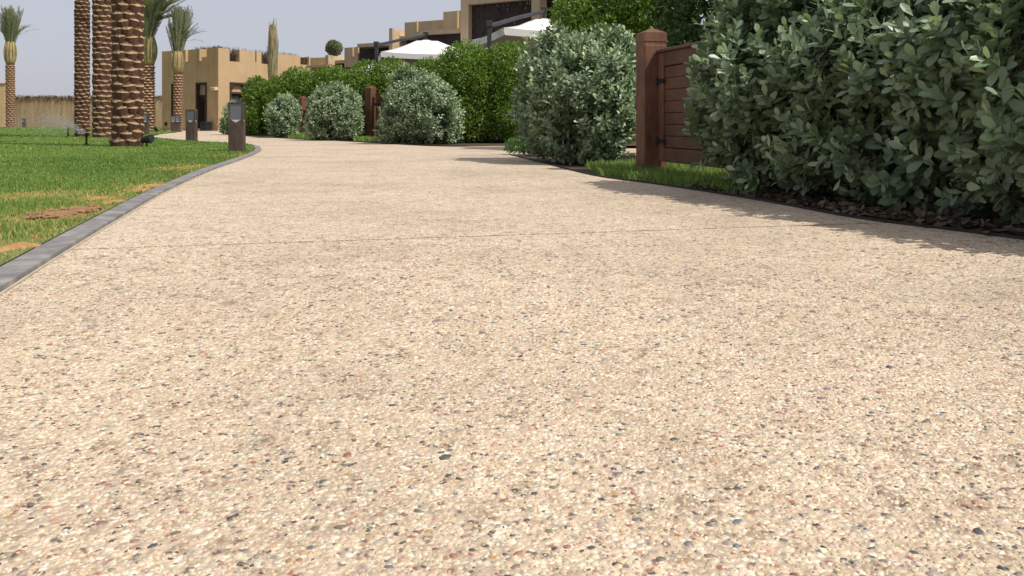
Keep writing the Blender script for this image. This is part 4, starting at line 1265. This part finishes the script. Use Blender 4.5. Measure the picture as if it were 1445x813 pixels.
# corner, back walls and roof
mb = MB()
mb.obox(O0 + d1 * (LL - .003) - n1 * .36 + d1 * -.35, d1 * .35, d2 * (LR - .7), (0, 0, Htop - .01))
mb.obox(O0 + d2 * (LR - .36) + d1 * .36, d1 * (LL - .73), d2 * .35, (0, 0, Htop - .012))
mb.build('back_wall', M['stucco'], fort)
MB().obox(O0 + d1 * .36 + d2 * .36, d1 * (LL - .73), d2 * (LR - .74), (0, 0, .2)).build('floor_slab', M['stucco'], fort)
MB().obox(O0 + d1 * .36 + d2 * .37 + Vector((0, 0, zR(92, 377) - .28)), d1 * (LL - .73), d2 * (LR - .75), (0, 0, .2)).build('roof', M['villa'], fort)
def bay(C0, d, nrm, hole, root, panel_frac, name, lit):
    u0, u1, z0, z1 = hole
    zp_ = z0 + (z1 - z0) * panel_frac
    w_ = u1 - u0
    f = MB(); t_ = .10
    for (a, b_, c, e_) in ((u0, u0 + t_, z0, z1 - t_), (u1 - t_, u1, z0, z1 - t_), (u0, u1, z1 - t_, z1)):
        f.obox(C0 + d * (a + .003) - nrm * .30 + Vector((0, 0, c)), d * (b_ - a - .006), nrm * .33, (0, 0, e_ - c - .004))
    for sgn, uu in ((1, u0 + t_), (-1, u1 - t_)) if lit else ():       # stepped corner brackets under the head
        for k in range(3):
            f.obox(C0 + d * (uu if sgn > 0 else uu - .20 + .06 * k) - nrm * .13 + Vector((0, 0, z1 - t_ - .10 * (k + 1) - .002)), d * (.20 - .06 * k), nrm * .15, (0, 0, .098))
    fo = f.build('frame', M['darkwood'], root)
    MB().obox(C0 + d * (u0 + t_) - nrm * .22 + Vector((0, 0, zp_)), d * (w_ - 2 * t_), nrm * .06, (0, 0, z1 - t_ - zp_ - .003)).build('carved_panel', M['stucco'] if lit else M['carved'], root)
    MB().obox(C0 + d * (u0 + t_) - nrm * .26 + Vector((0, 0, zp_ - .103)), d * (w_ - 2 * t_), nrm * .12, (0, 0, .10)).build('lintel', M['darkwood'], root)
    half = (w_ - 2 * t_) / 2
    for k in range(2):
        leaf_ = MB()
        ua = u0 + t_ + k * half + .006
        for (a, b_, c, e_) in ((0, .09, 0, 1), (half - .10, half - .012, 0, 1), (.09, half - .10, 0, .10), (.09, half - .10, .93, 1)):
            hh = zp_ - .106 - z0
            leaf_.obox(C0 + d * (ua + a) - nrm * .29 + Vector((0, 0, z0 + hh * c)), d * (b_ - a), nrm * .05, (0, 0, hh * (e_ - c)))
        lo_ = leaf_.build(name, M['darkwood'], root)
        hh = zp_ - .106 - z0
        MB().obox(C0 + d * (ua + .09) - nrm * .275 + Vector((0, 0, z0 + hh * .10)), d * (half - .19), nrm * .015, (0, 0, hh * .83)).build('glass', M['glass'], lo_)
bay(O0, d1, n1, doors[0], fort, .73, 'door', False)
bay(O0, d1, n1, doors[1], fort, .73, 'door', False)
bay(O0, d2, n2, win, fort, .74, 'window', True)
# balusters in the side notches, parapet slits and merlon edges
for (a, b_, c, e_) in sn[:3]:
    mb = MB(); k = a + .06
    while k < b_ - .03:
        mb.obox(d2 * k - n2 * .2 + Vector((0, 0, c)), d2 * .04, n2 * .04, (0, 0, .34)); k += .11
    mb.obox(d2 * (a + .01) - n2 * .21 + Vector((0, 0, c + .342)), d2 * (b_ - a - .02), n2 * .06, (0, 0, .05))
    mb.build('balustrade', M['darkwood'], fort)
    zz = Htop - .10
    MB().obox(d2 * (a + .01) - n2 * .75 + Vector((0, 0, c - .3)), d2 * (b_ - a + .4), -n2 * .05, (0, 0, zz - c + .3)).build('louvre_screen', M['thatch'], fort)
for px in (283, 263.5, 244.2):                           # proud pilaster strips on the front parapet
    MB().obox(d1 * uL(px) - n1 * .02 + Vector((0, 0, nz - .2)), d1 * -.10, n1 * .17, (0, 0, Htop - nz + .19)).build('parapet_fin', M['stucco'], fort)
# thatch shelter on the roof
mb = MB()
for i in range(520):
    u, v = random.uniform(.4, LL * .55), random.uniform(.2, LR * .9)
    if i % 2: u = random.uniform(.5, .9)
    else: v = random.uniform(.5, 1.0)
    b_ = d1 * u + d2 * v + Vector((0, 0, Htop - .35))
    tip = b_ + Vector((random.uniform(-.25, .25), random.uniform(-.2, .2), .35 + random.uniform(.04, .24)))
    wv = Vector((random.uniform(.03, .07), 0, 0)); q = Vector((0, .05, 0))
    mb.add([b_ - wv, b_ + wv, tip, b_ + q], [(0, 1, 2), (1, 3, 2), (3, 0, 2), (0, 3, 1)])
tag(mb.build('roof_thatch', M['thatch'], fort), kind='stuff')
# wall lamp and its arm, low vents
ul = uL(304.8)
wl_ = MB(); zz = zL(128, 304); wl_.obox(d1 * (ul - .16) + Vector((0, 0, zz)), d1 * .32, n1 * .22, (0, 0, .16)); lamp = wl_.build('wall_lamp', M['lampglass'], fort, bevel=.02)
for px in (298, 236):
    MB().obox(d1 * uL(px) + n1 * .002 + Vector((0, 0, .25)), d1 * .16, n1 * .05, (0, 0, .18)).build('wall_vent', M['iron'], fort)
MB().obox(n1 * .001 - d1 * .0, d1 * LL, n1 * .03, (0, 0, .10)).build('plinth', M['carved'], fort)
# planter box beside the door
pp_ = C + d1 * uL(298.5) + n1 * .35
pl = thing('planter_box', pp_, 'dark square planter box beside the shaded door', 'planter', rz=-BA)
MB().box((0, 0, .22), (.42, .34, .44), taper=1.08).build('pot', M['iron'], pl, bevel=.01)
MB().box((0, 0, .452), (.38, .30, .02)).build('soil', M['bed'], pl)

# --- terrace villas behind the hedges, stepping nearer to the right
dr = -d1                                             # along their shaded fronts, rightwards and nearer
def vpoint(px, Y): return Vector((XP(px, Y), Y, 0))
class Villa:
    def __init__(s, px, Y, label):
        s.o = vpoint(px, Y); s.root = thing('terrace_villa', s.o, label, 'villa', 'terrace villas behind the hedges')
    def s(s, px): return on_line(s.o, dr, px)         # metres along the front line through the origin
    def box(s, name, pa, pb, py0, py1, mat, fwd=0.0, depth=1.0, pxr=None, side_px=None):
        """front face from column pa to pb (heights read at pa), set fwd metres in front, depth metres deep"""
        base = s.o + n1 * fwd
        sa, sb = on_line(base, dr, pa), on_line(base, dr, pb)
        Y_ = (base + dr * sa).y
        z1, z0 = HZ(py0, Y_), (HZ(py1, Y_) if py1 is not None else 0)
        a = base + dr * sa - s.o
        if side_px: depth = on_line(base + dr * sb, d2, side_px)
        return MB().obox(Vector((a.x, a.y, z0)), dr * (sb - sa), d2 * depth, (0, 0, z1 - z0)).build(name, mat, s.root)
# nearest villa
v = Villa(650, 27, 'nearest terrace villa with dark pierced screen under its roof')
mb = MB(); La = v.s(750)
za = HZ(6.4, (v.o + dr * v.s(661)).y)
wall_holes(mb, Vector((0, 0, 0)), dr, n1, La, 0, HZ(-40, 27), [(v.s(661), La - .01, 1.0, za)], .45)
mb.build('front_wall', M['villa'], v.root)
# pierced screen: solid grid with small openings left out
sa_, sb_ = v.s(661) + .003, La - .013
nx_, nz_ = 46, 22
mb = MB(); holes_ = set()
for i in range(80): holes_.add((random.randrange(nx_), random.randrange(4, nz_)))
dx_, dz_ = (sb_ - sa_) / nx_, (za - 1.003) / nz_
SB = 0.22
tmp = MB()
hl_ = [(dx_ * (i + .2), dx_ * (i + .8), dz_ * (k + .2), dz_ * (k + .8)) for i, k in holes_]
wall_holes(tmp, dr * sa_ - n1 * SB + Vector((0, 0, 1.001)), dr, n1, sb_ - sa_, 0, za - 1.004, hl_, .05)
tmp.build('pierced_screen', M['screen'], v.root)
mb = MB()
for i in range(60):
    i_, k_ = random.randrange(nx_), random.randrange(2, nz_)
    if (i_, k_) in holes_: continue
    mb.obox(dr * (sa_ + dx_ * (i_ + .25)) - n1 * (SB - .001) + Vector((0, 0, 1 + dz_ * (k_ + .25))), dr * dx_ * .5, n1 * .03, (0, 0, dz_ * .5))
tag(mb.build('dark_hole_tiles', M['void'], v.root), kind='stuff')  # dark tiles painted in for holes that look into shade
v.box('pillar', 750.2, 761, -40, None, M['villa'], .12, 1, side_px=771.5)
v.box('stone_return', 753, 761.6, -38, None, M['stone'], .06, 1, side_px=771.2)
v.box('screen_wall', 765, 840, -30, None, M['screen'], -.95, .3)
v.box('roof_slab', 762, 850, -34, -22, M['villa'], .3, 3)
v.box('parapet_block', 625.5, 650.4, 17, 52, M['villa'], -1.2, 1.2)
v.box('parapet_fin', 643.6, 645.6, 16.5, 40, M['stucco'], -1.10, .5)
v.box('parapet_block', 571, 626, 32, 52, M['villa'], -1.6, 1.2)
v.box('parapet_fin', 586.6, 588.2, 30, 45, M['stucco'], -1.5, .5)
v.box('ledge', 590, 651, 44, 50, M['villa'], -.8, 1.0)
v.box('shade_painted_wall', 590, 651, 50, None, M['screen'], -1.0, .3)  # near-black colour paints the shade below the ledge
# middle villa
v = Villa(549, 33, 'middle terrace villa with sunlit stone side wall behind first parasol')
v.box('pillar', 549, 553.7, 40, None, M['villa'], 0, 1, side_px=556)
v.box('stone_return', 550, 554.2, 40.5, None, M['stone'], -.05, 1, side_px=603)
v.box('ledge', 561, 640, 51.5, 56, M['villa'], -.5, 2.0)
v.box('shade_painted_wall', 561, 640, 56, None, M['screen'], -1.0, .3)  # recess shade painted as a dark wall
v.box('roof_slab', 504, 549, 62, 67, M['villa'], -.6, 2.5)
v.box('shade_painted_wall', 507, 549, 67, None, M['screen'], -1.3, .3)  # shade beneath the roof slab put into the wall colour
v.box('parapet_block', 486, 505, 67.5, 95, M['villa'], -1.4, 1.0)
v.box('parapet_fin', 496, 497.6, 67, 80, M['stucco'], -1.3, .5)
# farthest villa
v = Villa(459, 38, 'farthest low terrace villa with sunlit wall beyond the hedges')
v.box('pillar', 459, 463, 78, None, M['villa'], 0, 1, side_px=465)
v.box('stone_return', 460, 463.5, 78.4, None, M['stone'], -.05, 1, side_px=506)
v.box('ledge', 468, 520, 85.5, 90, M['villa'], -.5, 2.0)
v.box('shade_painted_wall', 470, 520, 90, None, M['screen'], -1.0, .3)  # overhang shadow painted as a dark wall
v.box('low_wall', 438, 459.2, 82, None, M['stucco'], -1.0, .4)
v.box('roof_slab', 432, 459.2, 92.5, 96, M['villa'], -.6, .6)

# ================================================================= PARASOLS
def parasol(px, Y, eave, apex, W, mast_px, mast_top, hub_top, rz, label):
    c = Vector((XP(px, Y), Y, 0))
    root = thing('cantilever_parasol', c, label, 'parasol', 'white cantilever parasols')
    ze, za_ = HZ(eave, Y), HZ(apex, Y)
    ca, sa = math.cos(rz), math.sin(rz)
    h = W / 2
    cor = [Vector((x * ca - y * sa, x * sa + y * ca, ze)) for x, y in ((-h, -h), (h, -h), (h, h), (-h, h))]
    V, F = [], []
    N = 8                                          # each of four sagging panels
    top_r = .22
    for s in range(4):
        A_, B_ = cor[s], cor[(s + 1) % 4]
        o = len(V)
        for i in range(N + 1):
            t = i / N
            for k in range(N + 1):
                e_ = A_.lerp(B_, k / N)
                tp = Vector((e_.x * top_r, e_.y * top_r, za_))
                p = e_.lerp(tp, t)
                p.z += -.10 * math.sin(math.pi * t) * (1 - .55 * abs(2 * k / N - 1)) - .05 * math.sin(math.pi * k / N) * (1 - t)
                V.append(p)
        for i in range(N):
            for k in range(N):
                q = o + i * (N + 1) + k
                F.append((q, q + 1, q + N + 2, q + N + 1))
    me = bpy.data.meshes.new('canopy'); me.from_pydata(V, [], F); me.materials.append(M['canvas']); me.update()
    me.polygons.foreach_set('use_smooth', [True] * len(F))
    cn = link('canopy', me, root)
    sm = cn.modifiers.new('thickness', 'SOLIDIFY'); sm.thickness = .006
    mbv = MB()
    for s in range(4):
        A_, B_ = cor[s], cor[(s + 1) % 4]
        nn = (A_ + B_); nn.z = 0; nn.normalize()
        for k in range(6):
            a, b_ = A_.lerp(B_, k / 6), A_.lerp(B_, (k + 1) / 6)
            sg = lambda t: -.05 * math.sin(math.pi * t)
            w0 = a + Vector((0, 0, sg(k / 6))); w1 = b_ + Vector((0, 0, sg((k + 1) / 6)))
            dn = Vector((0, 0, -.16)) - nn * .03
            mbv.add([w0 + nn * .004, w1 + nn * .004, w1 + dn, w0 + dn, w0 - nn * .003, w1 - nn * .003, w1 + dn - nn * .006, w0 + dn - nn * .006],
                    [(3, 2, 1, 0), (4, 5, 6, 7), (0, 1, 5, 4), (2, 3, 7, 6)])
    mbv.build('valance', M['canvas'], cn)
    for s in range(4):
        MB().tube([cor[s] - Vector((0, 0, .02)), Vector((cor[s].x * .04, cor[s].y * .04, za_ - .14))], .016, 6).build('rib', M['mast'], root)
    tv = MB().box((0, 0, za_ + .02), (.5 * W / 3, .5 * W / 3, .07), rz=rz, taper=.3); tv.build('vent_cap', M['canvas'], cn)
    my = -W * .55
    mx = XP(mast_px, Y + my) - c.x
    zm, zh = HZ(mast_top, Y + my), HZ(hub_top, Y)
    MB().box((mx, my, zm / 2), (.10, .10, zm)).build('mast', M['mast'], root, bevel=.01)
    MB().box((mx, my, .03), (.8, .8, .08)).build('base', M['mast'], root, bevel=.01)
    MB().tube([(mx, my, zm - .05), (mx * .5, my * .5, (zm + zh) / 2 - .03), (0, 0, zh - .06)], [.055, .05, .05], 8).build('arm', M['mast'], root)
    mb = MB(); mb.box((0, 0, (zh + za_) / 2), (.09, .09, zh - za_ + .1)); mb.box((0, 0, zh), (.17, .14, .10)); mb.build('hub', M['mast'], root, bevel=.01)
    MB().box((mx, my, zm), (.15, .14, .14)).build('mast_head', M['mast'], root, bevel=.01)
    return root
parasol(768, 20, 52, 30, 3.1, 690.5, 34, 13, R(18), 'nearest white cantilever parasol above the bright green hedge')
parasol(601, 26.5, 80, 59, 3.1, 531, 62, 47.5, R(12), 'middle white cantilever parasol above the dark green hedge')
parasol(530, 31, 106, 92, 2.5, 480, 101.5, 90, R(12), 'farthest white cantilever parasol, nearly hidden by hedges')

bpy.context.view_layer.update()
